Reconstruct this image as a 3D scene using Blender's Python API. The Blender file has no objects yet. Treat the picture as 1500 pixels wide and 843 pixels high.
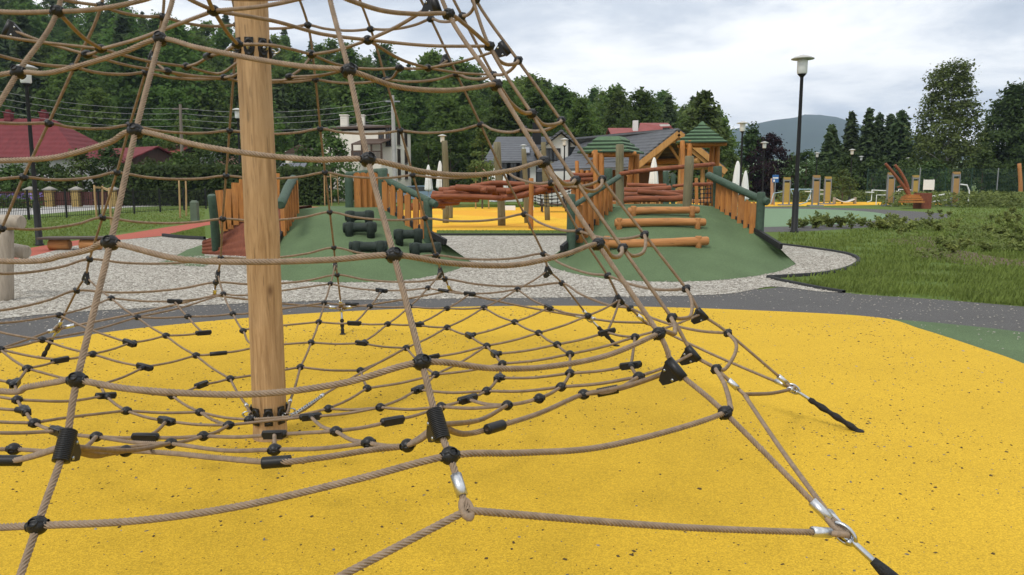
import bpy, math, random
import numpy as np
from mathutils import Vector, Matrix
random.seed(7); RNG = np.random.default_rng(11)
S = bpy.context.scene; COL = S.collection; PI = math.pi; R = math.radians
# ------------------------------------------------------------------ camera
CAMH, PITCH, FPX = 1.6, R(7.7), 1125.0
cp, sp = math.cos(PITCH), math.sin(PITCH)
cd = bpy.data.cameras.new('camera'); cam = bpy.data.objects.new('camera', cd); COL.objects.link(cam)
cam.location = (0, 0, CAMH); cam.rotation_euler = (PI/2 - PITCH, 0, 0)
cd.sensor_width = 36; cd.lens = 27.0; cd.clip_end = 9000; cd.clip_start = 0.05
S.camera = cam
def ray(x, y):
    u = (x-750)/FPX; v = (421.5-y)/FPX
    return np.array([u, cp+v*sp, -sp+v*cp])
ORG = np.array([0, 0, CAMH])
def at(x, y, Y):                       # point seen at photo pixel (x, y), Y metres in front
    d = ray(x, y); return ORG + d*(Y/d[1])
def gz(x, y, z=0.0):                   # point seen at photo pixel (x, y) lying at height z
    d = ray(x, y); return ORG + d*((z-CAMH)/d[2])
def proj(p):
    q = np.asarray(p, float)-ORG
    dep = q[1]*cp - q[2]*sp; up = q[1]*sp + q[2]*cp
    return 750+FPX*q[0]/dep, 421.5-FPX*up/dep, dep
def zat(y, Y): return at(750, y, Y)[2]
def xat(x, Y, z=1.0):
    dep = Y*cp-(z-CAMH)*sp; return (x-750)/FPX*dep
# ------------------------------------------------------------------ materials
MATS = {}
def mat(name, col, rough=.7, var=.0, vscale=6., col2=None, bump=0., bscale=40., metal=0., stretch=(1, 1, 1), spec=.3, rnd=0., detail=4., coat=0.):
    if name in MATS: return MATS[name]
    m = bpy.data.materials.new(name); m.use_nodes = True; N = m.node_tree.nodes; L = m.node_tree.links
    b = N['Principled BSDF']; b.inputs['Roughness'].default_value = rough; b.inputs['Metallic'].default_value = metal
    b.inputs['Specular IOR Level'].default_value = spec
    if coat: b.inputs['Coat Weight'].default_value = coat; b.inputs['Coat Roughness'].default_value = .15
    c = tuple(col)+(1,)
    b.inputs['Base Color'].default_value = c
    tc = N.new('ShaderNodeTexCoord'); mp = N.new('ShaderNodeMapping'); mp.inputs['Scale'].default_value = stretch
    L.new(tc.outputs['Object'], mp.inputs['Vector'])
    out = None
    if var > 0 or col2:
        n = N.new('ShaderNodeTexNoise'); n.inputs['Scale'].default_value = vscale; n.inputs['Detail'].default_value = detail; n.inputs['Roughness'].default_value = .65
        L.new(mp.outputs[0], n.inputs['Vector'])
        r = N.new('ShaderNodeMapRange'); r.inputs[1].default_value = .32; r.inputs[2].default_value = .68
        L.new(n.outputs['Fac'], r.inputs[0])
        x = N.new('ShaderNodeMix'); x.data_type = 'RGBA'; L.new(r.outputs[0], x.inputs[0])
        c2 = tuple(col2) if col2 else tuple(v*(1-var) for v in col)
        x.inputs[6].default_value = c2+(1,); x.inputs[7].default_value = c
        out = x.outputs[2]
    if rnd > 0:
        oi = N.new('ShaderNodeObjectInfo'); hs = N.new('ShaderNodeHueSaturation')
        mr = N.new('ShaderNodeMapRange'); mr.inputs[3].default_value = 1-rnd; mr.inputs[4].default_value = 1+rnd
        L.new(oi.outputs['Random'], mr.inputs[0]); L.new(mr.outputs[0], hs.inputs['Value'])
        mh = N.new('ShaderNodeMapRange'); mh.inputs[3].default_value = .5-.06*rnd; mh.inputs[4].default_value = .5+.045*rnd
        ml = N.new('ShaderNodeMath'); ml.operation = 'MULTIPLY'; ml.inputs[1].default_value = 7.31; fr = N.new('ShaderNodeMath'); fr.operation = 'FRACT'
        L.new(oi.outputs['Random'], ml.inputs[0]); L.new(ml.outputs[0], fr.inputs[0]); L.new(fr.outputs[0], mh.inputs[0]); L.new(mh.outputs[0], hs.inputs['Hue'])
        if out: L.new(out, hs.inputs['Color'])
        else: hs.inputs['Color'].default_value = c
        out = hs.outputs[0]
    if out: L.new(out, b.inputs['Base Color'])
    if bump > 0:
        n2 = N.new('ShaderNodeTexNoise'); n2.inputs['Scale'].default_value = bscale; n2.inputs['Detail'].default_value = 5
        L.new(mp.outputs[0], n2.inputs['Vector'])
        bp = N.new('ShaderNodeBump'); bp.inputs['Strength'].default_value = bump; bp.inputs['Distance'].default_value = .02
        L.new(n2.outputs['Fac'], bp.inputs['Height']); L.new(bp.outputs[0], b.inputs['Normal'])
    MATS[name] = m; return m
def nodes(m):
    return m.node_tree.nodes, m.node_tree.links, m.node_tree.nodes['Principled BSDF']
def nn(N, t, **kw):
    n = N.new(t)
    for k, v in kw.items():
        if k.startswith('i_'): n.inputs[k[2:].replace('_', ' ')].default_value = v
        else: setattr(n, k, v)
    return n
def mixc(N, L, fac, a, b):
    x = N.new('ShaderNodeMix'); x.data_type = 'RGBA'
    if hasattr(fac, 'links'): L.new(fac, x.inputs[0])
    else: x.inputs[0].default_value = fac
    for v, i in ((a, 6), (b, 7)):
        if hasattr(v, 'links'): L.new(v, x.inputs[i])
        else: x.inputs[i].default_value = tuple(v)+(1,)
    return x.outputs[2]
def rng_(N, L, sock, a, b, c=0., d=1.):
    r = N.new('ShaderNodeMapRange'); r.inputs[1].default_value = a; r.inputs[2].default_value = b; r.inputs[3].default_value = c; r.inputs[4].default_value = d
    L.new(sock, r.inputs[0]); return r.outputs[0]
def tex(N, L, kind, scale, vec, **kw):
    t = N.new(kind); t.inputs['Scale'].default_value = scale
    for k, v in kw.items():
        if k in ('feature', 'distance'): setattr(t, k, v)
        else: t.inputs[k].default_value = v
    L.new(vec, t.inputs['Vector']); return t
# ------------------------------------------------------------------ mesh builder
BASE = {}
def base_of(o):
    b = np.zeros(3)
    while o is not None:
        b = b + BASE.get(o.name, np.zeros(3)); o = o.parent
    return b
class MB:
    def __init__(s): s.v = []; s.f = []; s.mi = []; s.sm = []; s.n = 0
    def add(s, v, f, mi=0, smooth=False):
        v = np.asarray(v, float).reshape(-1, 3); k = s.n
        s.v.append(v); s.n += len(v)
        for q in f: s.f.append([i+k for i in q]); s.mi.append(mi); s.sm.append(smooth)
        return s
    def box(s, c, d, M=None, mi=0, taper=1.0):
        x, y, z = [q/2 for q in d]
        v = np.array([[-x, -y, -z], [x, -y, -z], [x, y, -z], [-x, y, -z], [-x*taper, -y*taper, z], [x*taper, -y*taper, z], [x*taper, y*taper, z], [-x*taper, y*taper, z]])
        if M is not None: v = v @ np.array(M).T
        return s.add(v+np.asarray(c, float), [(3, 2, 1, 0), (4, 5, 6, 7), (0, 1, 5, 4), (1, 2, 6, 5), (2, 3, 7, 6), (3, 0, 4, 7)], mi)
    def bar(s, a, b, w, h, mi=0, up=(0, 0, 1)):
        a = np.asarray(a, float); b = np.asarray(b, float); d = b-a; l = np.linalg.norm(d); d = d/l
        u = np.asarray(up, float); sx = np.cross(d, u); q = np.linalg.norm(sx)
        if q < 1e-4: sx = np.cross(d, [0, 1, 0]); q = np.linalg.norm(sx)
        sx /= q; u = np.cross(sx, d)
        return s.box((a+b)/2, (w, l, h), np.stack([sx, d, u], 1), mi)
    def tube(s, pts, rad, n=10, mi=0, cap=True, smooth=True, wob=0., flat=1.0, seed=0):
        P = np.asarray(pts, float); k = len(P); rad = np.full(k, rad) if np.isscalar(rad) else np.asarray(rad, float)
        T = np.gradient(P, axis=0); T /= np.linalg.norm(T, axis=1)[:, None]+1e-9
        u = np.cross(T[0], [0, 0, 1.]);
        if np.linalg.norm(u) < .05: u = np.cross(T[0], [0, 1., 0])
        u /= np.linalg.norm(u); ang = np.arange(n)*2*PI/n; V = []
        rg = np.random.default_rng(seed+k*13+int(abs(P[0, 0])*100))
        for i in range(k):
            u = u-T[i]*(u@T[i]); u /= np.linalg.norm(u)+1e-9; w = np.cross(T[i], u)
            rr = rad[i]*(1+wob*(rg.random(n)-.5))
            V.append(P[i]+(np.cos(ang)*rr)[:, None]*u+(np.sin(ang)*rr*flat)[:, None]*w)
        F = [(i*n+j, i*n+(j+1) % n, (i+1)*n+(j+1) % n, (i+1)*n+j) for i in range(k-1) for j in range(n)]
        s.add(np.concatenate(V), F, mi, smooth)
        if cap:
            s.add(V[0], [tuple(range(n))[::-1]], mi); s.add(V[-1], [tuple(range(n))], mi)
        return s
    def log(s, a, b, r0, r1=None, n=12, seg=8, bend=.0, mi=0, wob=.06, seed=1):
        a = np.asarray(a, float); b = np.asarray(b, float); r1 = r0 if r1 is None else r1
        rg = np.random.default_rng(seed); t = np.linspace(0, 1, seg+1); L = np.linalg.norm(b-a)
        off = rg.normal(size=3)*bend*L
        P = a+(b-a)*t[:, None]+off*np.sin(t*PI)[:, None]+.4*rg.normal(size=3)*bend*L*np.sin(t*2*PI)[:, None]
        rad = (r0+(r1-r0)*t)*(1+wob*.7*(rg.random(seg+1)-.5))
        # rounded ends
        d0 = (P[0]-P[1])/np.linalg.norm(P[0]-P[1]); d1 = (P[-1]-P[-2])/np.linalg.norm(P[-1]-P[-2])
        P = np.vstack([P[0]+d0*.02*min(1, r0/.05), P, P[-1]+d1*.02*min(1, r1/.05)]); rad = np.concatenate([[r0*.82], rad, [r1*.82]])
        return s.tube(P, rad, n, mi, True, True, wob, seed=seed)
    def lathe(s, prof, n=20, c=(0, 0, 0), mi=0, smooth=True, M=None):
        prof = np.asarray(prof, float); a = np.arange(n)*2*PI/n; k = len(prof)
        V = np.stack([np.outer(prof[:, 0], np.cos(a)), np.outer(prof[:, 0], np.sin(a)), np.repeat(prof[:, 1:2], n, 1)], -1).reshape(-1, 3)
        if M is not None: V = V @ np.array(M).T
        F = [(i*n+j, i*n+(j+1) % n, (i+1)*n+(j+1) % n, (i+1)*n+j) for i in range(k-1) for j in range(n)]
        return s.add(V+np.asarray(c, float), F, mi, smooth)
    def sphere(s, c, r, n=14, mi=0, sc=(1, 1, 1), M=None):
        t = np.linspace(-PI/2, PI/2, n//2+1)
        v = MB().lathe(np.stack([np.maximum(np.cos(t), 1e-4), np.sin(t)], 1), n); V = np.concatenate(v.v)*r*np.asarray(sc)
        if M is not None: V = V @ np.array(M).T
        return s.add(V+np.asarray(c, float), v.f, mi, True)
    def torus(s, c, Rr, r, M=None, n=20, k=8, mi=0, sc=(1, 1)):
        a = np.arange(n)*2*PI/n; b = np.arange(k)*2*PI/k
        V = np.stack([((Rr+r*np.cos(b)[None])*np.cos(a)[:, None])*sc[0], ((Rr+r*np.cos(b)[None])*np.sin(a)[:, None])*sc[1], np.repeat((r*np.sin(b))[None], n, 0)], -1).reshape(-1, 3)
        if M is not None: V = V @ np.array(M).T
        F = [(i*k+j, ((i+1) % n)*k+j, ((i+1) % n)*k+(j+1) % k, i*k+(j+1) % k) for i in range(n) for j in range(k)]
        return s.add(V+np.asarray(c, float), F, mi, True)
    def poly(s, pts, mi=0): return s.add(pts, [tuple(range(len(pts)))], mi)
    def prism(s, pts, d, mi=0):             # extrude planar polygon by vector d
        P = np.asarray(pts, float); k = len(P); d = np.asarray(d, float)
        F = [tuple(range(k))[::-1], tuple(range(k, 2*k))]+[(i, (i+1) % k, k+(i+1) % k, k+i) for i in range(k)]
        return s.add(np.vstack([P, P+d]), F, mi)
    def build(s, name, m, parent=None, world=False, at=None):
        me = bpy.data.meshes.new(name); V = np.concatenate(s.v) if s.v else np.zeros((0, 3))
        o = bpy.data.objects.new(name, me); COL.objects.link(o)
        if parent is not None:
            o.parent = parent
            if world: V = V-base_of(parent)
        if parent is None and at is not None:
            V = V-np.asarray(at); o.location = at; BASE[o.name] = np.asarray(at, float)
        else: BASE[o.name] = np.zeros(3)
        me.from_pydata(V.tolist(), [], s.f)
        for q in (m if isinstance(m, (list, tuple)) else [m]): me.materials.append(q)
        if len(s.f):
            me.polygons.foreach_set('material_index', s.mi); me.polygons.foreach_set('use_smooth', s.sm)
        me.update(); return o
def quadmesh(name, V, m, parent=None, world=False, nv=4, smooth=False, at=None, mi=None):
    """fast mesh of separate n-gons: V is (k, nv, 3)"""
    V = np.asarray(V, float); k = len(V); me = bpy.data.meshes.new(name); flat = V.reshape(-1, 3)
    o = bpy.data.objects.new(name, me); COL.objects.link(o); BASE[o.name] = np.zeros(3)
    if parent is not None:
        o.parent = parent
        if world: flat = flat-base_of(parent)
    elif at is not None:
        flat = flat-np.asarray(at); o.location = at; BASE[o.name] = np.asarray(at, float)
    me.vertices.add(k*nv); me.vertices.foreach_set('co', flat.ravel())
    me.loops.add(k*nv); me.loops.foreach_set('vertex_index', np.arange(k*nv, dtype=np.int32))
    me.polygons.add(k); me.polygons.foreach_set('loop_start', np.arange(0, k*nv, nv, dtype=np.int32))
    try: me.polygons.foreach_set('loop_total', np.full(k, nv, dtype=np.int32))
    except Exception: pass
    for q in (m if isinstance(m, (list, tuple)) else [m]): me.materials.append(q)
    if mi is not None: me.polygons.foreach_set('material_index', np.asarray(mi, dtype=np.int32))
    me.update(calc_edges=True); me.validate(); return o
def gridmesh(name, V, m, parent=None, world=False, smooth=True, closed=False):
    """V (a, b, 3) grid -> quads; closed wraps the second axis"""
    V = np.asarray(V, float); a, b = V.shape[:2]; i = np.arange(a-1)[:, None]; j = np.arange(b if closed else b-1)[None]
    q = np.stack([i*b+j, i*b+(j+1) % b, (i+1)*b+(j+1) % b, (i+1)*b+j], -1).reshape(-1, 4)
    return rawmesh(name, V.reshape(-1, 3), q, m, parent, world, smooth)
def rawmesh(name, flat, q, m, parent=None, world=False, smooth=True):
    me = bpy.data.meshes.new(name); o = bpy.data.objects.new(name, me); COL.objects.link(o); BASE[o.name] = np.zeros(3)
    if parent is not None:
        o.parent = parent
        if world: flat = flat-base_of(parent)
    k = len(q); me.vertices.add(len(flat)); me.vertices.foreach_set('co', np.asarray(flat, float).ravel())
    me.loops.add(k*4); me.loops.foreach_set('vertex_index', q.astype(np.int32).ravel())
    me.polygons.add(k); me.polygons.foreach_set('loop_start', np.arange(0, k*4, 4, dtype=np.int32))
    if smooth: me.polygons.foreach_set('use_smooth', np.ones(k, dtype=bool))
    me.materials.append(m); me.update(calc_edges=True); return o
def tag(o, label=None, cat=None, group=None, kind=None):
    if label: o['label'] = label
    if cat: o['category'] = cat
    if group: o['group'] = group
    if kind: o['kind'] = kind
    return o
def thing(name, label, cat, loc=(0, 0, 0), rz=0., group=None):
    o = bpy.data.objects.new(name, None); COL.objects.link(o); o.location = loc; o.rotation_euler = (0, 0, rz); o.empty_display_size = .2
    BASE[o.name] = np.asarray(loc, float); return tag(o, label, cat, group)
def dup(root, loc, rz=0., label=None, group=None, scale=None):
    def cp_(o, par):
        c = o.copy(); COL.objects.link(c); BASE[c.name] = BASE.get(o.name, np.zeros(3))
        if par is not None: c.parent = par
        for ch in list(o.children): cp_(ch, c)
        return c
    r = cp_(root, None); r.location = loc; r.rotation_euler = (0, 0, rz); BASE[r.name] = np.asarray(loc, float)
    if scale: r.scale = scale if not np.isscalar(scale) else (scale,)*3
    if label: r['label'] = label
    if group: r['group'] = group
    return r
def frame(d, up=(0, 0, 1)):              # matrix with local z along d, local x towards up
    d = np.asarray(d, float); d = d/np.linalg.norm(d); u = np.asarray(up, float); u = u-d*(u@d)
    if np.linalg.norm(u) < 1e-3: u = np.array([1., 0, 0])-d*d[0]
    u /= np.linalg.norm(u); return np.stack([u, np.cross(d, u), d], 1)
def catmull(P, per=10, step=None):
    P = np.asarray(P, float)
    if len(P) == 2: Q = P[0]+(P[1]-P[0])*np.linspace(0, 1, per+1)[:, None]
    else:
        E = np.vstack([2*P[0]-P[1], P, 2*P[-1]-P[-2]]); out = []
        for i in range(1, len(E)-2):
            t = np.linspace(0, 1, per, endpoint=False)[:, None]; a, b, c, d = E[i-1], E[i], E[i+1], E[i+2]
            out.append(.5*((2*b)+(c-a)*t+(2*a-5*b+4*c-d)*t**2+(3*b-a-3*c+d)*t**3))
        Q = np.vstack(out+[P[-1:]])
    if step:
        s = np.concatenate([[0], np.cumsum(np.linalg.norm(np.diff(Q, axis=0), axis=1))]); n = max(2, int(s[-1]/step)+1); t = np.linspace(0, s[-1], n)
        Q = np.stack([np.interp(t, s, Q[:, k]) for k in range(3)], 1)
    return Q
# ------------------------------------------------------------------ world, sun
SUN_EL, SUN_AZ = R(52), R(215)          # azimuth measured from +Y towards +X: the sun stands behind the camera to the left
w = bpy.data.worlds.new('World'); S.world = w; w.use_nodes = True
N, L = w.node_tree.nodes, w.node_tree.links
bg = N['Background']; bg.inputs['Strength'].default_value = .1
sky = N.new('ShaderNodeTexSky'); sky.sky_type = 'NISHITA'; sky.sun_disc = False; sky.sun_elevation = SUN_EL; sky.sun_rotation = SUN_AZ
sky.air_density = 1.0; sky.dust_density = 1.0; sky.ozone_density = 1.0
tc = N.new('ShaderNodeTexCoord'); sx = N.new('ShaderNodeSeparateXYZ'); L.new(tc.outputs['Generated'], sx.inputs[0])
def M(op, a, b):
    m = N.new('ShaderNodeMath'); m.operation = op
    for v, i in ((a, 0), (b, 1)):
        if hasattr(v, 'links'): L.new(v, m.inputs[i])
        else: m.inputs[i].default_value = v
    return m.outputs[0]
zz = M('ADD', M('MAXIMUM', sx.outputs[2], 0.0), .14)
cv = N.new('ShaderNodeCombineXYZ'); L.new(M('DIVIDE', sx.outputs[0], zz), cv.inputs[0]); L.new(M('DIVIDE', sx.outputs[1], zz), cv.inputs[1])
def noi(scale, detail, rough, off, dist=0.):
    mp = N.new('ShaderNodeMapping'); mp.inputs['Location'].default_value = off; L.new(cv.outputs[0], mp.inputs[0])
    n = N.new('ShaderNodeTexNoise'); n.inputs['Scale'].default_value = scale; n.inputs['Detail'].default_value = detail; n.inputs['Roughness'].default_value = rough; n.inputs['Distortion'].default_value = dist
    L.new(mp.outputs[0], n.inputs['Vector']); return n.outputs['Fac']
n1 = noi(.85, 8, .56, (3.1, 1.7, 0), .35); n2 = noi(.55, 5, .5, (9.2, 4.4, 2.)); n3 = noi(2.2, 6, .6, (1.3, 8.8, 5.))
def ramp(fac, stops):
    r = N.new('ShaderNodeValToRGB'); e = r.color_ramp.elements
    for i, (p, c) in enumerate(stops):
        q = e[i] if i < 2 else e.new(p)
        q.position = p; q.color = tuple(c)+(1,)
    L.new(fac, r.inputs[0]); return r.outputs[0]
cloud = ramp(M('ADD', M('MULTIPLY', n1, .8), M('MULTIPLY', n3, .2)), [(.35, (.42, .475, .555)), (.43, (.58, .625, .69)), (.50, (.82, .84, .86)), (.57, (.97, .97, .965))])
gain = M('MULTIPLY', M('ADD', 1.0, M('MULTIPLY', M('MAXIMUM', sx.outputs[2], 0.), .30)), 9.6)
vm = N.new('ShaderNodeVectorMath'); vm.operation = 'SCALE'; L.new(cloud, vm.inputs[0]); L.new(gain, vm.inputs['Scale'])
gap = rng_(N, L, n2, .60, .70, 1.0, .55)
mx = mixc(N, L, gap, sky.outputs[0], vm.outputs[0]); L.new(mx, bg.inputs['Color'])
sl = bpy.data.lights.new('sun', 'SUN'); sl.energy = 1.5; sl.angle = R(14); sl.color = (1, .955, .88)
so = bpy.data.objects.new('sun', sl); COL.objects.link(so)
sd = Vector((math.sin(SUN_AZ)*math.cos(SUN_EL), math.cos(SUN_AZ)*math.cos(SUN_EL), math.sin(SUN_EL)))
so.rotation_euler = (-sd).to_track_quat('-Z', 'Y').to_euler(); so.location = (0, -10, 60)
S.view_settings.view_transform = 'Standard'; S.view_settings.look = 'None'; S.view_settings.gamma = 1; S.view_settings.exposure = 0.40; S.view_settings.use_curve_mapping = False
S.render.engine = 'CYCLES'; S.cycles.max_bounces = 6; S.cycles.diffuse_bounces = 3; S.cycles.transparent_max_bounces = 6; S.cycles.volume_bounces = 0; S.cycles.use_denoising = True; S.cycles.sample_clamp_indirect = 5
# ------------------------------------------------------------------ surface materials
def rubber(name, c, grain=.28, fleck=(.05, .04, .02), fl=.0, stripes=None, dust=.06):
    m = mat(name, c, .92, spec=.15); N, L, b = nodes(m); tc = N.new('ShaderNodeTexCoord'); v = tc.outputs['Object']
    g = tex(N, L, 'ShaderNodeTexVoronoi', 170, v); g2 = tex(N, L, 'ShaderNodeTexNoise', 1.3, v, Detail=6.); g3 = tex(N, L, 'ShaderNodeTexNoise', 23, v, Detail=5., Roughness=.7)
    sepr = N.new('ShaderNodeSeparateColor'); L.new(g.outputs['Color'], sepr.inputs[0])
    col = mixc(N, L, rng_(N, L, sepr.outputs[0], 0, 1, 0, 1), [q*(1-grain) for q in c], [min(1, q*(1+grain*.45)) for q in c])
    mu = N.new('ShaderNodeMix'); mu.data_type = 'RGBA'; mu.blend_type = 'MULTIPLY'; mu.inputs[0].default_value = 1.
    L.new(col, mu.inputs[6]); L.new(mixc(N, L, rng_(N, L, g2.outputs[0], .3, .7), [1-dust]*3, (1.02, 1.02, 1.02)), mu.inputs[7]); col = mu.outputs[2]
    d = rng_(N, L, g3.outputs[0], .67, .76, 0, .75); col = mixc(N, L, d, col, fleck)
    if stripes:
        g4 = tex(N, L, 'ShaderNodeTexNoise', .16, v, Detail=1.); col = mixc(N, L, rng_(N, L, g4.outputs[0], .5, .53), col, stripes)
    L.new(col, b.inputs['Base Color'])
    bp = N.new('ShaderNodeBump'); bp.inputs['Strength'].default_value = .55; bp.inputs['Distance'].default_value = .004; L.new(g.outputs['Distance'], bp.inputs['Height']); L.new(bp.outputs[0], b.inputs['Normal'])
    return m
Y_ = rubber('yellow_rubber', (.572, .362, .030)); YB = rubber('yellow_rubber_far', (.70, .41, .03), stripes=(.62, .31, .025))
GR = rubber('green_rubber', (.108, .160, .078), grain=.4, fleck=(.17, .19, .13), dust=.2); GC = rubber('court_green', (.16, .24, .145), fleck=(.2, .28, .18))
AS = rubber('grey_rubber', (.105, .102, .100), grain=.45, fleck=(.25, .24, .23)); RP = rubber('red_paving', (.36, .10, .07), fleck=(.28, .12, .09))
def gravelmat():
    m = mat('gravel', (.4, .38, .34), .95, spec=.1); N, L, b = nodes(m); tc = N.new('ShaderNodeTexCoord'); v = tc.outputs['Object']
    g = tex(N, L, 'ShaderNodeTexVoronoi', 27, v); sp_ = N.new('ShaderNodeSeparateColor'); L.new(g.outputs['Color'], sp_.inputs[0])
    r = N.new('ShaderNodeValToRGB'); e = r.color_ramp.elements
    for i, (p, c) in enumerate([(0, (.12, .105, .088)), (.35, (.27, .25, .21)), (.7, (.42, .395, .345)), (1, (.62, .60, .54))]):
        q = e[i] if i < 2 else e.new(p)
        q.position = p; q.color = c+(1,)
    L.new(sp_.outputs[0], r.inputs[0])
    n = tex(N, L, 'ShaderNodeTexNoise', .9, v, Detail=4.)
    col = mixc(N, L, rng_(N, L, n.outputs[0], .35, .7), (.27, .25, .21), r.outputs[0])
    L.new(mixc(N, L, .75, col, r.outputs[0]), b.inputs['Base Color'])
    bp = N.new('ShaderNodeBump'); bp.inputs['Strength'].default_value = 1.; bp.inputs['Distance'].default_value = .03; bp.invert = True; L.new(g.outputs['Distance'], bp.inputs['Height']); L.new(bp.outputs[0], b.inputs['Normal'])
    return m
GV = gravelmat()
def grassmat(name, a, b_, c):
    m = mat(name, a, .9, spec=.1); N, L, b = nodes(m); tc = N.new('ShaderNodeTexCoord'); v = tc.outputs['Object']
    n1 = tex(N, L, 'ShaderNodeTexNoise', .35, v, Detail=6., Roughness=.65); n2 = tex(N, L, 'ShaderNodeTexNoise', 14, v, Detail=6., Roughness=.75); n3 = tex(N, L, 'ShaderNodeTexNoise', .8, v, Detail=3.)
    col = mixc(N, L, rng_(N, L, n2.outputs[0], .35, .65), a, b_); col = mixc(N, L, rng_(N, L, n1.outputs[0], .55, .68, 0, .8), col, c)
    L.new(col, b.inputs['Base Color'])
    bp = N.new('ShaderNodeBump'); bp.inputs['Strength'].default_value = .8; bp.inputs['Distance'].default_value = .05; L.new(n2.outputs[0], bp.inputs['Height']); L.new(bp.outputs[0], b.inputs['Normal'])
    return m
GS = grassmat('grass_ground', (.065, .105, .022), (.125, .175, .042), (.16, .165, .06))
MULCH = mat('bark_mulch', (.17, .125, .085), .95, .6, 22, col2=(.06, .055, .03), bump=1., bscale=30)
KERB = mat('black_kerb', (.025, .026, .027), .8, .4, 8)
CONC = mat('concrete_road', (.40, .39, .37), .9, .25, 1.5)
ROADM = mat('pale_road', (.36, .35, .33), .9, .2, .6)
# ------------------------------------------------------------------ ground sheets
def sheet(name, pts, z, m, kind='structure'):
    P = np.array([[p[0], p[1], z] for p in pts]); o = MB().poly(P).build(name, m); tag(o, kind=kind); return o
def pxs(L, z=0.): return [gz(x, y, z)[:2] for x, y in L]
b = MB(); xs = np.unique(np.concatenate([np.linspace(-40, 40, 21), np.linspace(-600, 600, 25), [-4200, -2000, 2000, 4200]])); ys = np.unique(np.concatenate([np.linspace(-20, 60, 21), np.linspace(60, 400, 15), [-400, -100, 1000, 2000, 5200]]))
gxx, gyy = np.meshgrid(xs, ys, indexing='ij'); o = gridmesh('grass_ground', np.stack([gxx, gyy, 0*gxx], -1), GS, smooth=False); tag(o, kind='structure')
smooth2 = lambda P, per=8: [tuple(q) for q in catmull(np.array([[p[0], p[1], 0] for p in P]), per)[:, :2]]
# yellow fall zone
yedge = smooth2(pxs([(-400, 560), (-150, 525), (0, 512), (60, 503), (200, 483), (366, 467), (500, 458), (700, 450.5), (900, 450), (1100, 456), (1280, 466), (1350, 484), (1430, 510), (1500, 535), (1640, 600)]))
sheet('yellow_rubber_ground', yedge+[(4.5, 3.2), (3.9, -1), (2, -4), (-4, -4), (-7, 0)], .012, Y_)
gtop = smooth2(pxs([(1240, 461), (1290, 467), (1392, 476), (1500, 488), (1650, 510)]))
sheet('green_rubber_ground', gtop+[(7, 6.5), (6.6, 2), (3.2, -2), (2.2, 6)], .008, GR)
greyfar = smooth2(pxs([(-500, 505), (-200, 480), (0, 461), (100, 452), (300, 443), (500, 434), (700, 430), (900, 428), (1100, 425), (1170, 418), (1236, 429), (1276, 433), (1366, 439), (1500, 450), (1750, 475)]))
sheet('grey_rubber_path', greyfar+[(9, 5), (7, 1), (3, -3), (-6, -3), (-9, 2)], .004, AS)
gravel_near = smooth2(pxs([(-500, 535), (-200, 495), (0, 469), (100, 459), (300, 448), (500, 441), (700, 438), (900, 436), (1060, 432), (1130, 421), (1200, 428), (1236, 429.5)]))
gravel_far = pxs([(1170, 417), (1125, 407), (1200, 403), (1240, 395), (1258, 383), (1240, 372), (1190, 364), (1135, 357), (1100, 352), (1000, 346), (835, 346), (645, 346), (560, 346), (420, 348), (296, 350), (239, 347), (176, 352), (108, 361), (43, 377), (-40, 392), (-300, 430), (-600, 500)])
sheet('gravel_bed', gravel_near+gravel_far, .0095, GV)
# red path, road, far rubber
sheet('red_path', pxs([(-60, 398), (43, 377), (108, 361), (176, 352), (239, 346), (300, 331), (430, 314), (560, 304), (430, 303), (308, 324), (240, 334), (173, 345), (102, 354), (43, 364), (-60, 384)]), .006, RP)
sheet('concrete_road', pxs([(-300, 335), (62, 314), (173, 305), (308, 299), (470, 292), (620, 286), (620, 281), (470, 286), (308, 291), (173, 295), (62, 303), (-300, 318)]), .005, ROADM)
yb = pxs([(560, 341), (700, 341), (860, 341), (1000, 338), (1045, 318), (1060, 303.5), (1300, 300.5), (1420, 299.8), (1420, 297), (1300, 296.3), (1000, 296.5), (860, 303), (700, 304), (600, 306), (540, 320)])
sheet('far_yellow_rubber', yb, .006, YB)
el = lambda cx, cy, rx, ry, n=40: [(cx+rx*math.cos(t*2*PI/n), cy+ry*math.sin(t*2*PI/n)) for t in range(n)]
Pc = gz(1150, 317.5)
A_ = [gz(x, y)[:2] for x, y in [(1040, 333), (1130, 333), (1200, 330.5), (1260, 326.5), (1292, 321), (1300, 316), (1280, 311.5), (1230, 308), (1150, 306), (1040, 306)]]
A2 = [gz(x, y)[:2] for x, y in [(1030, 340), (1150, 340), (1250, 335), (1330, 327), (1385, 320), (1388, 314), (1330, 309.5), (1250, 305.5), (1150, 303.5), (1030, 304)]]
sheet('court_path', smooth2(A2), .004, AS); sheet('court_green', smooth2(A_), .010, GC)
m1 = smooth2(pxs([(1325, 372), (1350, 362), (1410, 368), (1470, 378), (1530, 384), (1540, 396), (1470, 394), (1400, 386), (1350, 380)])); sheet('mulch_bed', m1, .006, MULCH)
m2 = smooth2(pxs([(1270, 395), (1284, 386), (1296, 396), (1292, 410), (1296, 424), (1280, 422), (1276, 408)])); sheet('bare_soil_patch', smooth2(pxs([(1272, 398), (1282, 388), (1296, 393), (1290, 404), (1299, 416), (1308, 425), (1288, 426), (1276, 420), (1283, 409)])), .004, mat('dry_soil', (.20, .17, .11), .95, .5, 7, col2=(.10, .13, .035), bump=.8, bscale=30))
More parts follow.
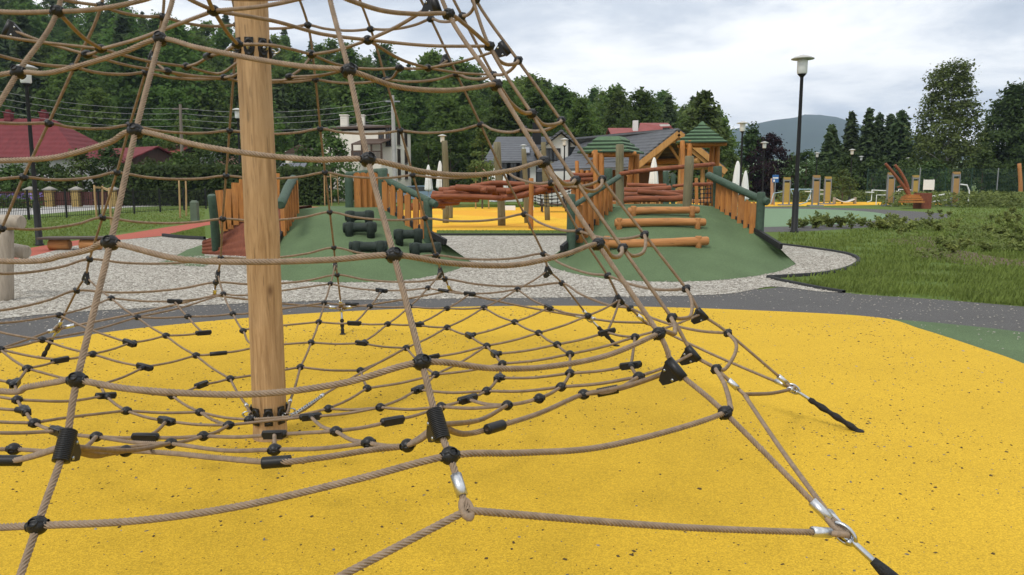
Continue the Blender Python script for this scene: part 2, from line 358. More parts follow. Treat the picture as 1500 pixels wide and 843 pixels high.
def kerb(name, L, w=.07, h=.09):
    P = [gz(x, y) for x, y in L]; P = catmull(np.array([[p[0], p[1], 0] for p in P]), 8); T = np.gradient(P, axis=0); T /= np.linalg.norm(T, axis=1)[:, None]; n = np.stack([-T[:, 1], T[:, 0], 0*T[:, 0]], 1)*w/2
    V = np.stack([P+n-[0, 0, .05], P+n+[0, 0, h], P-n+[0, 0, h], P-n-[0, 0, .05]], 1); o = gridmesh(name, V, KERB, smooth=False, closed=True); tag(o, kind='structure')
kerb('kerb', [(1135, 358), (1190, 365), (1240, 373), (1258, 383), (1240, 395), (1200, 403), (1125, 408)], .07, .05)
kerb('kerb', [(1125, 408), (1150, 414), (1170, 418), (1200, 424), (1236, 430)], .07, .045)
kerb('kerb', [(239, 347), (265, 350), (300, 352)], .08, .1); kerb('kerb', [(640, 345), (740, 345), (840, 345)], .1, .06)
sheet('grass_strip', pxs([(640, 344.5), (840, 344.5), (850, 338), (640, 338)]), .011, GS)
# loose stones: pebbles on the yellow, gravel spilled over the grey path
def stones(name, XY, size, m, zbase):
    k = len(XY); c = np.array([[-1, -1, 0], [1, -1, 0], [1, 1, 0], [-1, 1, 0], [-.55, -.6, 1], [.6, -.5, 1], [.5, .6, 1], [-.6, .55, 1]], float); q = np.array([[4, 5, 6, 7], [0, 1, 5, 4], [1, 2, 6, 5], [2, 3, 7, 6], [3, 0, 4, 7]])
    V = c[None]*(1+.5*(RNG.random((k, 8, 3))-.5)); sz = size[:, None]*(.6+.8*RNG.random((k, 3)))*np.array([1, .75, .55]); V = V*sz[:, None]
    a = RNG.random(k)*2*PI; ca, sa = np.cos(a)[:, None], np.sin(a)[:, None]
    X = V[..., 0]*ca-V[..., 1]*sa+XY[:, 0:1]; Yv = V[..., 0]*sa+V[..., 1]*ca+XY[:, 1:2]
    V = np.stack([X, Yv, V[..., 2]+zbase], -1).reshape(-1, 3); Q = (q[None]+8*np.arange(k)[:, None, None]).reshape(-1, 4)
    o = rawmesh(name, V, Q, m, smooth=False); tag(o, kind='stuff'); return o
def inside(P, poly):
    poly = np.asarray(poly); x, y = P[:, 0], P[:, 1]; r = np.zeros(len(P), bool); j = len(poly)-1
    for i in range(len(poly)):
        xi, yi = poly[i]; xj, yj = poly[j]
        c = ((yi > y) != (yj > y)) & (x < (xj-xi)*(y-yi)/(yj-yi+1e-12)+xi); r ^= c; j = i
    return r
STONE = mat('loose_stone', (.22, .19, .15), .9, .7, 25); STONE2 = mat('pale_gravel_stone', (.36, .335, .29), .95, .6, 30); DIRT = mat('dark_crumb', (.10, .065, .025), .95, .5, 40)
ypoly = np.array(yedge+[(4.5, 3.2), (3.9, -1), (-4, -1), (-7, 0)])
P = RNG.uniform([-6, 1.2], [6, 10], (17000, 2)); P = P[inside(P, ypoly)]; dens = np.array([.25+.75*(math.sin(p[0]*1.7+p[1]*.9)*math.sin(p[1]*2.1-p[0]*.7) > -.1) for p in P]); P = P[RNG.random(len(P)) < dens]
gp_ = [gz(*q)[:2] for q in ((389, 650), (1258, 632), (903, 507), (502, 490))]; P = np.concatenate([P]+[np.array(c)+RNG.normal(size=(n, 2))*s for c, n, s in zip(gp_, (260, 120, 90, 90), (.30, .28, .3, .3))]); RNG.shuffle(P)
sz = .0021+.0058*RNG.random(len(P))**5+.0011*np.minimum(P[:, 1]/5, 2); half = int(len(P)*.68)
stones('dark_crumbs', P[:half], sz[:half], DIRT, .012); stones('loose_pebbles', P[half:], sz[half:]*.9, STONE, .012)
big = np.array([gz(876, 803)[:2], gz(140, 779)[:2], gz(178, 781)[:2], gz(760, 583)[:2], gz(905, 640)[:2]]); o = stones('pale_stones', big, np.array([.010, .007, .006, .006, .006]), STONE2, .012)
P = RNG.uniform([-9, 6], [9, 12.6], (42000, 2)); gp = np.array(gravel_near+gravel_far); yy = np.interp(P[:, 0], [q[0] for q in yedge], [q[1] for q in yedge]); gn = np.interp(P[:, 0], [q[0] for q in gravel_near], [q[1] for q in gravel_near])
t = np.clip((P[:, 1]-yy)/(gn-yy+1e-6), -1, 1.6); pr = np.where(t < 0, .012, np.clip(t, 0, 1)**2.6*.5+.02); pr = np.where(P[:, 0] > 3.5, pr*.5+.02, pr); pr = np.where(P[:, 1] > gn+1.2, .25, pr)
keep = (RNG.random(len(P)) < pr) & ((P[:, 1] < np.interp(P[:, 0], [q[0] for q in greyfar], [q[1] for q in greyfar])) | inside(P, gp)); P = P[keep]
stones('spilled_gravel', P, .005+.007*RNG.random(len(P)), STONE2, .008)
GST = mat('gravel_stone_mix', (.50, .475, .42), .95, col2=(.15, .13, .11), vscale=16, spec=.1, detail=2.)
P = RNG.uniform([-11, 9.5], [9, 17], (60000, 2)); P = P[inside(P, gp)]; stones('gravel_stones', P, .008+.013*RNG.random(len(P)), GST, .008)
# ------------------------------------------------------------------ rope pyramid
ROPE = mat('rope_tan', (.295, .218, .152), .66, .35, 30, spec=.25, bump=.25, bscale=220)
BLK = mat('black_plastic', (.010, .0105, .0115), .42, spec=.32); BLKR = mat('black_rubber_sleeve', (.016, .016, .017), .7, .4, 50, bump=.6, bscale=60)
ALU = mat('aluminium', (.62, .63, .64), .34, .25, 60, metal=1.); STEEL = mat('galvanised_steel', (.5, .52, .54), .28, .35, 40, metal=1.)
def woodmat(name, a, b_, c, rough=.62, zs=.06, sc=34, spec=.25, crack=.5, ax='z'):
    m = mat(name, a, rough, spec=spec); N, L, b = nodes(m); tc = N.new('ShaderNodeTexCoord'); mp = N.new('ShaderNodeMapping'); mp.inputs['Scale'].default_value = (1, 1, zs) if ax == 'z' else (zs, 1, 1); L.new(tc.outputs['Object'], mp.inputs[0])
    n = tex(N, L, 'ShaderNodeTexNoise', sc, mp.outputs[0], Detail=7., Roughness=.62, Distortion=.6); k = tex(N, L, 'ShaderNodeTexNoise', 2.4, tc.outputs['Object'], Detail=4.)
    cr = tex(N, L, 'ShaderNodeTexNoise', sc*1.9, mp.outputs[0], Detail=3.)
    col = mixc(N, L, rng_(N, L, n.outputs[0], .33, .66), a, b_); col = mixc(N, L, rng_(N, L, k.outputs[0], .5, .75, 0, .6), col, c)
    cm = rng_(N, L, cr.outputs[0], .63, .70, 0, crack); col = mixc(N, L, cm, col, [q*.35 for q in c]); L.new(col, b.inputs['Base Color'])
    bp = N.new('ShaderNodeBump'); bp.inputs['Strength'].default_value = .5; bp.inputs['Distance'].default_value = .006; L.new(n.outputs[0], bp.inputs['Height']); L.new(bp.outputs[0], b.inputs['Normal'])
    return m
POLE = woodmat('pole_wood', (.47, .31, .165), (.26, .155, .072), (.36, .235, .12), zs=.075, sc=44, crack=.6)
N, L, b_ = nodes(POLE); tc = N.new('ShaderNodeTexCoord'); mp = N.new('ShaderNodeMapping'); mp.inputs['Scale'].default_value = (3.2, 3.2, 1.5); L.new(tc.outputs['Object'], mp.inputs[0]); vz = tex(N, L, 'ShaderNodeTexVoronoi', 1.6, mp.outputs[0]); src = b_.inputs['Base Color'].links[0].from_socket
c1 = mixc(N, L, rng_(N, L, vz.outputs['Distance'], .03, .13, .85, 0), src, (.12, .062, .03)); n8 = tex(N, L, 'ShaderNodeTexNoise', 1.1, tc.outputs['Object'], Detail=5.); L.new(mixc(N, L, rng_(N, L, n8.outputs[0], .45, .7, 0, .55), c1, (.33, .245, .16)), b_.inputs['Base Color'])
PB = np.array([-1.53, 4.69, 0.]); LZ = [.3, .67, .97, 1.33, 1.68, 2.04, 2.40, 2.78, 3.2, 3.65]
RD = [3.45, 3.05, 2.80, 2.50, 2.22, 1.93, 1.62, 1.42, 1.1, .75]; RM = [2.95, 2.83, 2.58, 2.33, 2.08, 1.83, 1.57, 1.37, 1.05, .72]
MER = {  # angle: {level: pixel}, 'c' lower clamp, 'u' upper clamp, 0 = bottom ring / loop
320: {0: (1236, 782), 1: (1062, 605), 2: (965, 489), 3: (876, 358), 4: (797, 238), 5: (727, 125), 6: (657, 21), 'c': (990, 541), 'u': (637, 5)},
342.5: {0: (1090, 578), 1: (1049, 541), 2: (984, 466), 3: (912, 364), 4: (843, 265), 5: (779, 167), 6: (717, 68), 'c': (1015, 518)},
5: {0: (1162, 570), 1: (1066, 488), 2: (1005, 423), 3: (944, 344), 4: (882, 263), 5: (822, 177), 6: (759, 89), 7: (697, 0), 'c': (1028, 460), 'u': (739, 71)},
27.5: {0: (946, 473), 1: (923, 452), 2: (890, 404), 3: (848, 339), 4: (808, 268), 5: (767, 190), 6: (722, 110), 7: (677, 24), 'c': (908, 439)},
50: {0: (864, 467), 1: (823, 415), 2: (796, 372), 3: (768, 314), 4: (736, 251), 5: (704, 183), 6: (669, 109), 7: (631, 28), 'c': (804, 396), 'u': (655, 89)},
72.5: {0: (660, 426), 1: (652, 409), 2: (639, 374), 3: (623, 320), 4: (605, 257), 5: (587, 192), 6: (565, 117), 7: (543, 43), 'c': (646, 398)},
95: {0: (500, 452), 1: (494, 403), 2: (489, 363), 3: (483, 311), 4: (476, 253), 5: (469, 189), 6: (462, 117), 7: (451, 37), 'c': (491, 387), 'u': (456, 82)},
117.5: {0: (314, 433), 1: (316, 414), 2: (323, 378), 3: (326, 321), 4: (331, 258), 5: (336, 192), 6: (342, 112), 7: (347, 37), 'c': (319, 402)},
140: {0: (84, 482), 1: (112, 426), 2: (131, 380), 3: (150, 319), 4: (171, 253), 5: (190, 184), 6: (213, 107), 7: (238, 25), 'c': (125, 405), 'u': (222, 84)},
162.5: {3: (2, 335), 4: (34, 260), 5: (71, 181), 6: (108, 99), 7: (148, 9)},
185: {'u': (12, 42)}, 207.5: {}, 230: {}, 252.5: {5: (27, 106), 6: (84, 17)},
275: {1: (55, 770), 2: (113, 557), 3: (162, 356), 4: (199, 192), 5: (235, 57), 'c': (95, 654)},
297.5: {0: (684, 748), 1: (659, 668), 2: (618, 531), 3: (577, 374), 4: (539, 234), 5: (511, 104), 6: (481, -12), 'c': (642, 623)}}
def onplane(px, th):
    n = np.array([-math.sin(th), math.cos(th), 0]); d = ray(*px); return ORG+d*(((PB-ORG)@n)/(d@n))
def depthof(p): return proj(p)[2]
def atdepth(px, dep): return ORG+ray(*px)*dep
angs = sorted(MER); NODE = {}
for a in angs:
    th = R(a); direct = abs((a-5) % 45) < .01; rr = RD if direct else RM; cs = np.array([math.cos(th), math.sin(th), 0]); D = MER[a]; known = {}
    model = lambda lv, k=1.: PB+cs*rr[lv]*k+[0, 0, LZ[lv]]
    bymodel = a in (95, 117.5, 185)
    for lv, px in D.items():
        if lv in ('c', 'u'):
            z0 = {'c': .8, 'u': 2.47}[lv]; r0 = np.interp(z0, LZ, rr); p = PB+cs*r0+[0, 0, z0]
            known[lv] = atdepth(px, depthof(p)) if bymodel else onplane(px, th)
        else: known[lv] = atdepth(px, depthof(model(lv))) if bymodel else onplane(px, th)
    nums = [q for q in known if not isinstance(q, str)]
    for lv in range(10):
        if lv in known: NODE[a, lv] = known[lv]; continue
        k = 1.
        if nums:
            q = min(nums, key=lambda t: abs(t-lv)); k = np.linalg.norm((known[q]-PB)[:2])/rr[q]
            k = 1+(k-1)*(.85 if lv < 8 else .5)
        NODE[a, lv] = model(lv, k)
    for q in ('c', 'u'):
        if q in known: NODE[a, q] = known[q]
        elif q == 'c' or direct:
            z0 = {'c': .8, 'u': 2.47}[q]; zs = [NODE[a, l][2] for l in range(10)]
            NODE[a, q] = np.array([np.interp(z0, zs, [NODE[a, l][i] for l in range(10)]) for i in range(3)])
def rope_arrays(P, r, pitch=None, near=None):
    P = np.asarray(P, float); dep = min(depthof(p) for p in P[::max(1, len(P)//12)])
    near = dep < 3.6 if near is None else near
    step, n = (.0055, 24) if near else (.010, 12)
    P = catmull(P, 2, step) if len(P) == 2 else catmull(P, 14, step)
    k = len(P); s = np.concatenate([[0], np.cumsum(np.linalg.norm(np.diff(P, axis=0), axis=1))]); pitch = pitch or 8.0*r
    T = np.gradient(P, axis=0); T /= np.linalg.norm(T, axis=1)[:, None]+1e-9
    u = np.cross(T[0], [.3, .2, 1.]); u /= np.linalg.norm(u); U = np.zeros_like(P)
    for i in range(k):
        u = u-T[i]*(u@T[i]); u /= np.linalg.norm(u); U[i] = u
    Wv = np.cross(T, U); ph = np.arange(n)*2*PI/n
    rad = r*(.60+.45*np.abs(np.cos(3*ph))**.75) if n == 24 else r*np.where(np.arange(n) % 2 == 0, 1.04, .72)
    tw = ph[None]+s[:, None]*2*PI/pitch
    V = P[:, None]+(rad*np.cos(tw))[..., None]*U[:, None]+(rad*np.sin(tw))[..., None]*Wv[:, None]
    i = np.arange(k-1)[:, None]; j = np.arange(n)[None]
    return V.reshape(-1, 3), np.stack([i*n+j, i*n+(j+1) % n, (i+1)*n+(j+1) % n, (i+1)*n+j], -1).reshape(-1, 4)
def ropes(name, paths, parent, r=.0102, **kw):
    Vs, Qs, k = [], [], 0
    for P in paths:
        V, Q = rope_arrays(P, r, **kw); Vs.append(V); Qs.append(Q+k); k += len(V)
    return rawmesh(name, np.concatenate(Vs), np.concatenate(Qs), ROPE, parent, True)
PYR = thing('rope_pyramid', 'tan rope climbing pyramid round a thick timber mast on the near yellow rubber', 'climbing net', PB)
# mast
b = MB(); zs = np.linspace(0, 4.75, 34); rg = np.random.default_rng(3)
b.tube(np.stack([PB[0]+.006*np.sin(zs*1.3), PB[1]+.004*np.cos(zs*1.7), zs+.011], 1), .104-.0032*zs+.0012*rg.normal(size=34), 36, cap=True)
pole = b.build('pole', POLE, PYR, True)
b = MB(); b.lathe([(.001, 4.80), (.06, 4.795), (.102, 4.77), (.104, 4.70), (.0951, 4.69)], 24, PB); b.build('pole_cap', BLK, pole, True)
def link(b, c, d, ln, wd, r, up=(0, 0, 1)):
    b.torus(c, 1, r/ (ln*.5), frame(np.cross(d, up) if np.linalg.norm(np.cross(d, up)) > .1 else (1, 0, 0), d) @ np.diag([ln/2, ln/2, ln/2]), 14, 6, sc=(1, wd/ln))
for z0, angl in ((2.385, range(8)), (.17, range(8))):
    for k in angl:
        th = R(5+45*k+ (0 if z0 > 1 else 10)); d = np.array([math.cos(th), math.sin(th), 0]); rr_ = .104-.0032*z0; c = PB+d*rr_+[0, 0, z0]
        b = MB(); Mx = frame(d, (0, 0, 1)); b.torus(c+d*.006, .034, .009, Mx, 20, 8, sc=(1.25, .75)); b.box(c+d*.004, (.11, .05, .008), Mx)
        br = b.build('rope_bracket', BLK, pole, True)
        b = MB(); b.torus(c+d*.026, .022, .0055, frame(np.cross(d, [0, 0, 1]), d), 16, 6, sc=(1.3, .8)); b.lathe([(0.001, -.018), (.006, -.018), (.006, .018), (.001, .018)], 8, c+d*.006, M=Mx)
        b.build('shackle', STEEL, br, True)
# meridian ropes
for a in angs:
    P = [NODE[a, lv] for lv in range(10)]; top = PB+np.array([math.cos(R(a))*.11, math.sin(R(a))*.11, 4.62])
    q = NODE[a, 'c']; tail = [P[0]]
    rope = ropes('meridian_rope', [np.array(P[:2]+[NODE[a, 'c']]+P[2:]+[top])], PYR)
    if abs((a-5) % 45) > .01:
        d = P[0]-P[1]; d /= np.linalg.norm(d); c = P[0]-d*.075
        b = MB(); b.lathe([(.011, -.032), (.0165, -.031), (.0165, .031), (.011, .032)], 14, c, M=frame(d)); b.build('ferrule', ALU, rope, True)
        b = MB(); Mx = frame(np.cross(d, [d[1], -d[0], .2]), d); b.torus(P[0]-d*.004, .0165, .0094, Mx, 20, 8, sc=(1.4, .9)); b.build('loop', ROPE, rope, True); b = MB(); b.torus(P[0]-d*.004, .0095, .0058, Mx, 18, 6, sc=(1.45, .9)); b.build('thimble', BLK, rope, True)
# ring ropes
OV = {(1, 275): [(200, 763), (350, 742), (520, 703)], (1, 297.5): [(760, 664), (870, 657), (980, 632)], (1, 320): [(1069, 592), (1062, 565), (1054, 550)], (1, 342.5): [(1062, 541), (1076, 520), (1078, 503)], (1, 5): None,
 (2, 275): [(200, 571), (360, 578), (500, 562)], (2, 297.5): [(720, 540), (800, 538), (890, 521)], (2, 320): [(975, 486), (988, 489), (988, 476)], (2, 342.5): [(998, 467), (1012, 462), (1013, 440)],
 (3, 275): [(260, 379), (360, 384), (480, 381)], (3, 297.5): [(660, 386), (750, 389), (825, 374)], (3, 320): [(895, 375), (906, 376), (911, 370)], (3, 342.5): [(926, 375), (942, 370), (946, 355)],
 (4, 275): [(290, 213), (380, 227), (460, 234)], (4, 297.5): [(620, 252), (690, 257), (750, 250)], (4, 320): [(811, 257), (826, 269), (838, 269)], (4, 342.5): [(855, 277), (870, 280), (881, 272)],
 (5, 275): [(290, 70), (370, 86), (440, 97)], (5, 297.5): [(580, 127), (650, 133), (700, 128)], (5, 320): [(747, 150), (759, 161), (769, 166)], (5, 342.5): [(795, 182), (810, 183), (820, 180)],
 (6, 297.5): [(510, 0), (560, 16), (610, 21)], (6, 320): [(680, 36), (697, 50), (708, 60)], (6, 342.5): [(730, 88), (743, 95), (756, 93)],
 (4, 252.5): [(60, 233), (110, 224), (160, 209)], (5, 252.5): [(70, 107), (125, 94), (180, 77)], (3, 252.5): [(40, 383), (90, 375), (130, 366)], (2, 252.5): [(0, 573), (40, 567), (80, 560)]}
for lv in range(1, 10):
    path = []
    for i, a in enumerate(angs):
        a2 = angs[(i+1) % 16]; p, q = NODE[a, lv], NODE[a2, lv]; path.append(p); ov = OV.get((lv, a)); dp, dq = depthof(p), depthof(q)
        ts = (.25, .5, .75); ln = np.linalg.norm(q-p); md = (p+q)/2-PB; md[2] = 0; md /= np.linalg.norm(md)
        for k, t in enumerate(ts):
            m_ = p+(q-p)*t
            if ov: m_ = atdepth(ov[k], depthof(m_+md*.02*ln))
            else: m_ = m_+4*t*(1-t)*ln*(md*.025-np.array([0, 0, .045 if lv < 9 else .02]))
            path.append(m_)
    path.append(path[0]); ropes('ring_rope', [np.array(path)], PYR)
# ------------------------------------------------------------------ inner nets
def surf_lo(r): return .24+.57*(min(r, 2.95)/2.85)**1.3
def surf_up(r): return 2.34+.07*min(r, 1.7)/1.6-.05*math.sin(min(1, r/1.6)*PI)
def onsurf(px, f, t0=1.3, t1=9., rmax=3.3):
    d = ray(*px); last = None
    for t in np.linspace(t0, t1, 1500):
        p = ORG+d*t; r = math.hypot(p[0]-PB[0], p[1]-PB[1]); g = p[2]-f(r)
        if last is not None and last*g <= 0 and r < rmax: return p
        last = g
    return None
LO = dict(n1=(163, 437), n2=(87, 462), n3=(62, 498), n4=(201, 465), n5=(0, 512), n6=(136, 519), c190=(190, 503), n7=(243, 492), c298=(298, 488), n8=(287, 521), c212=(212, 538), c88=(88, 528), n13=(40, 540), c22=(22, 562), n14=(25, 586), c155=(155, 580), k147=(147, 564), c35=(37, 602), n18=(50, 620), n16=(185, 602), c85=(85, 632), n19=(141, 640), n21=(20, 658), n22=(184, 661),
 n9=(327, 431), c256=(256, 442), n10=(275, 464), n11=(341, 460), n12=(356, 485), n17=(252, 580), c295=(295, 564), n8a=(337, 555), n23=(293, 604), n24=(365, 615), c244=(244, 617), n25=(335, 623), c215=(213, 641), n26=(298, 639), n27=(250, 650), c395=(402, 637), k402=(402, 659), n28=(481, 599), n29=(538, 569), n30=(528, 543), c455=(455, 611), n34=(557, 597), c612=(612, 571), n37=(492, 632), c575=(575, 617), n31=(540, 649), n32=(597, 653), n35=(646, 596), c685=(685, 585), n41=(713, 573), c730=(730, 554), n40=(743, 594), n43=(790, 584), n44=(822, 567), n46=(835, 547), n47=(835, 519), n48=(816, 505), c890=(889, 487), n49=(930, 494), c930=(924, 536), n51=(936, 552), n52=(855, 578), d1=(484, 416), d2=(475, 444), d3=(467, 472), d4=(456, 502), d5=(440, 538), c560=(559, 426), n60=(627, 422), n61=(542, 449), c518=(519, 474), n62=(600, 449), n64=(568, 475), c530=(530, 503), n33=(595, 510), c611=(611, 476), n67=(655, 452), c688=(688, 431), n69=(758, 424), n68=(709, 451), n66=(655, 480), c688b=(688, 492), n70=(754, 472), n50=(789, 488), n71=(713, 507), c725=(725, 519), n45=(736, 533), n36=(638, 549), c804=(804, 451), n72=(861, 463), e0=(-40, 476), e1=(-60, 540), e2=(-60, 567), e3=(-60, 590), e4=(-60, 612), e5=(-60, 632), e6=(-70, 655), e7=(-70, 662), c320=(320, 518), s650=(650, 426), s516=(516, 446), fer1=(361, 594), fer2=(425, 588), fer3=(472, 580), p1=(368, 606), p2=(420, 608), p3=(425, 611), p4=(372, 645), q1=(366, 511), q2=(366, 453), c632=(632, 524), ps=(410, 632))
LOE = '''n1 c256|n1 n2|n1 n4|n2 e0|n3 e0|n3 n5|n3 n4|n3 n6|n2 130,482 c190|n4 n9|n4 n10|n4 n7|n6 c190|n6 c212|n6 c88|c190 n7|n7 c298|n7 n8|n8 c212|n8 c320|c320 q1|n8 n8a|c256 n10|c256 n9|n10 c298|n10 n11|n9 366,432 d1|n9 n11|n11 366,459 d2|n11 n12|n12 366,482 d3|n12 374,505 d4|n5 c88|n5 n13|c88 n13|n13 100,556 k147|n13 c22|c22 n14|c22 e1|n14 e2|n14 100,588 c155|n14 c35|c155 k147|c155 n16|c212 k147|k147 n17|c35 n18|c35 e3|n18 e4|n18 100,612 n16|n18 c85|c85 e5|c85 n19|n16 n23|n16 c244|n19 c215|n19 n27|e6 n21|n21 85,662 130,660 n27|n17 c295|n17 n23|c295 n8a|n8a fer1|fer1 p1|n8a 364,551 400,545 d5|n23 n24|n23 n25|c244 n25|c244 c215|n25 440,612 c455|n25 n26|c215 n26|n26 c395|n26 n27|n27 330,660 k402|k402 n31|c395 k402|n24 430,610 n28|n28 n29|n28 n34|n29 n30|n29 n36|n30 d5|n30 n33|c455 n34|c455 n37|n34 c612|n34 600,600 n35|c612 n36|c612 n41|n37 415,636 c395|n37 c575|n37 n31|c575 n35|n31 n32|n36 n45|n36 n71|n35 c685|n35 n40|c685 n41|c685 n40|n41 c730|n41 n44|c730 n45|c730 n46|n40 n43|n43 n44|n44 n46|n44 n51|n46 n47|n46 c930|n47 n48|n47 n49|n48 n50|n48 c890|c890 n49|n49 c930|c930 n51|n51 900,572 n52|n50 n70|n50 n71|n50 n72|n71 c725|n71 c688b|c725 n45|c725 n48|n45 n47|c632 n71|n33 n66|n33 c530|n33 540,540 fer3|fer3 p3|n33 n36|d1 d2|d2 d3|d3 d4|d4 d5|d5 fer2|fer2 p2|d1 c560|d2 s516|s516 n61|d3 c518|d4 c530|c518 n61|c518 n64|c530 n64|c560 n60|c560 n61|n60 n62|n60 s650|s650 c688|n61 n62|n62 n64|n62 n67|n64 c611|c611 n66|c611 n67|n67 c688|n67 n68|c688 n69|n69 n68|n69 c804|n68 n66|n68 n70|n66 c688b|c688b n70|n70 c804|c804 n72|q2 d2'''
EDGE = [('n1', (140, 'c')), ('n9', (117.5, 'c')), ('d1', (95, 'c')), ('n60', (72.5, 'c')), ('n69', (50, 'c')), ('n72', (27.5, 'c')), ('c890', (27.5, 'c')), ('n49', (5, 'c')), ('n51', (342.5, 'c')), ('n52', (320, 'c')), ('n40', (297.5, 'c')), ('n35', (297.5, 'c')), ('n32', (297.5, 'c')), ('n22', (275, 'c')), ('n27', (275, 'c')), ('n19', (275, 'c'))]
UP = dict(u1=(127, 80), u2=(148, 72), u3=(313, 16), u4=(273, 98), u5=(245, 105), u6=(539, 59), u7=(348, 65), u8=(456, 80), u9=(518, 100), u10=(627, 100), u11=(585, 100), u12=(328, 114), u13=(424, 113), a0=(303, -6), c305=(307, 82), pf=(352, 89), t1=(-20, -5), t2=(22, 4))
UPE = '''u2 u1|u2 200,58 246,41 u3|u2 u4|u1 u5|u3 400,31 470,50 u6|u3 u7|u3 a0|u7 c305|c305 u4|u7 400,67 u8|u8 u6|u8 u9|u6 u10|u9 u11|u11 u10|u4 320,108 pf|u5 u12|u12 352,106|u12 366,122 405,121 u13|u13 u9|u5 280,113 366,118 404,118 455,114 u9'''
UEDGE = [('u1', (185, 'u')), ('u2', (207.5, 6)), ('u5', (140, 'u')), ('u12', (117.5, 6)), ('u13', (95, 'u')), ('u11', (72.5, 6)), ('u10', (50, 'u')), ('u10', (27.5, 6)), ('u10', (5, 'u')), ('u6', (320, 'u')), ('u3', (275, 6)), ('u3', (297.5, 6)), ('u6', (342.5, 6)), ('u2', (252.5, 6))]
def solve(nd, f, rmax, t0=1.3):
    out = {}
    for k, px in nd.items():
        p = onsurf(px, f, rmax=rmax, t0=t0)
        if p is None: print('no surf', k, px)
        else: out[k] = p
    return out
NL = solve(LO, surf_lo, 3.4); NU = solve(UP, surf_up, 2.4)
def edges(txt, nd, f, rmax):
    out = []
    for e in txt.split('|'):
        pts = []; ok = True
        for t in e.split():
            if ',' in t: p = onsurf(tuple(float(q) for q in t.split(',')), f, rmax=rmax)
            else: p = nd.get(t.strip())
            if p is None: ok = False; print('edge', e, t); continue
            pts.append(p)
        if len(pts) < 2: continue
        ln = np.linalg.norm(pts[-1]-pts[0])
        if len(pts) == 2: pts = [pts[0], pts[0]*.5+pts[1]*.5-[0, 0, .022*ln], pts[1]]
        out.append(np.array(pts))
    return out
EL = edges(LOE, NL, surf_lo, 3.4); EU = edges(UPE, NU, surf_up, 2.4)
for nd, ed, out in ((NL, EDGE, EL), (NU, UEDGE, EU)):
    for k, q in ed:
        if k in nd: p, r_ = nd[k], NODE[q]; out.append(np.array([p, (p+r_)/2-[0, 0, .02*np.linalg.norm(p-r_)], r_]))
for th in ():     # upper net reaches the mast
    d = np.array([math.cos(R(th)), math.sin(R(th)), 0]); EU.append(np.array([PB+d*.11+[0, 0, 2.385], PB+d*.5+[0, 0, 2.33], PB+d*.95+[0, 0, 2.32]]))
sid = lambda pxl, f: [onsurf(q, f, rmax=3.5) for q in pxl]
# doubled outer rope of the lower net in front, hanging between the meridian clamps
OUT = [[NODE[275, 'c']]+sid([(140, 668), (184, 661), (250, 664), (320, 671), (405, 677), (470, 671), (540, 660), (597, 652)], surf_lo)+[NODE[297.5, 'c']], [NODE[297.5, 'c']]+sid([(680, 636), (725, 626), (790, 606), (855, 578), (910, 569)], surf_lo)+[NODE[320, 'c']], [NODE[275, 'c']]+sid([(20, 675), (-60, 678)], surf_lo)]
OUT = [np.array([p for p in q if p is not None]) for q in OUT]
ropes('edge_rope', OUT, PYR, r=.0105)
lnet = ropes('lower_net', EL, PYR, r=.0086); unet = ropes('upper_net', EU, PYR, r=.0092)
# ------------------------------------------------------------------ knots, clamps, sleeves
def knotmesh():
    b = MB(); t = np.linspace(-PI/2, PI/2, 13); prof = [(max(.0275*math.cos(q), .001), .0265*math.sin(q)) for q in t]
    prof[6:7] = [(.0275, -.0018), (.0262, -.0012), (.0262, .0012), (.0275, .0018)]; b.lathe(prof, 18)
    for d in ((1, 0, 0), (-1, 0, 0), (0, 1, 0), (0, -1, 0)): b.lathe([(.0115, .018), (.0150, .019), (.0135, .0285), (.0112, .0288)], 12, M=frame(d))
    return b
proto = knotmesh().build('knot', BLK, PYR); K = []
for a in angs:
    for lv in range(1, 10):
        o = NODE[angs[(angs.index(a)+1) % 16], lv]-NODE[a, lv]; K.append((NODE[a, lv], o, NODE[a, min(9, lv+1)]-NODE[a, lv], 1.0))
adj = {}
for e in LOE.split('|'):
    t = [q for q in e.split() if ',' not in q]
    if len(t) == 2: adj.setdefault(t[0], []).append(t[1]); adj.setdefault(t[1], []).append(t[0])
conn = []; SKIP = {'e0', 'e1', 'e2', 'e3', 'e4', 'e5', 'e6', 'e7', 'p1', 'p2', 'p3', 'p4', 'q1', 'q2', 'ps'}
for k, p in NL.items():
    if k in SKIP or k.startswith('fer'): continue
    o = [NL[q]-p for q in adj.get(k, []) if q in NL] or [np.array([1., 0, 0])]
    if k[0] in 'cs': conn.append((k, p, o))
    else: K.append((p, o[0], np.array([0, 0, 1.]), .92))
for k, p in NU.items():
    if k in ('a0', 'pf', 't1', 't2', 'c305'): continue
    K.append((p, np.array([1., .3, 0]), np.array([0, 0, 1.]), .95))
def vis(p):
    x, y, d = proj(p); return d > 0 and -20 < x < 1520 and -20 < y < 860
K.sort(key=lambda q: (not vis(q[0]), depthof(q[0]) if depthof(q[0]) > 0 else 99)); rest = []
for i, (p, ax, up, sc) in enumerate(K):
    ax = ax/np.linalg.norm(ax); z = up-ax*(up@ax); z /= np.linalg.norm(z); y = np.cross(z, ax); Mx = np.stack([ax, y, z], 1)*sc
    if i < 100:
        o = proto if i == 0 else proto.copy()
        if i: COL.objects.link(o); o.parent = PYR
        o.matrix_basis = Matrix.Translation(p-PB) @ Matrix(Mx.tolist()).to_4x4()
    else: rest.append((p, Mx))
tb = knotmesh(); tv = np.concatenate(tb.v); b = MB()
for p, Mx in rest: b.add(tv @ Mx.T+p, tb.f, 0, True)
tag(b.build('small_knots', BLK, PYR, True), kind='stuff')
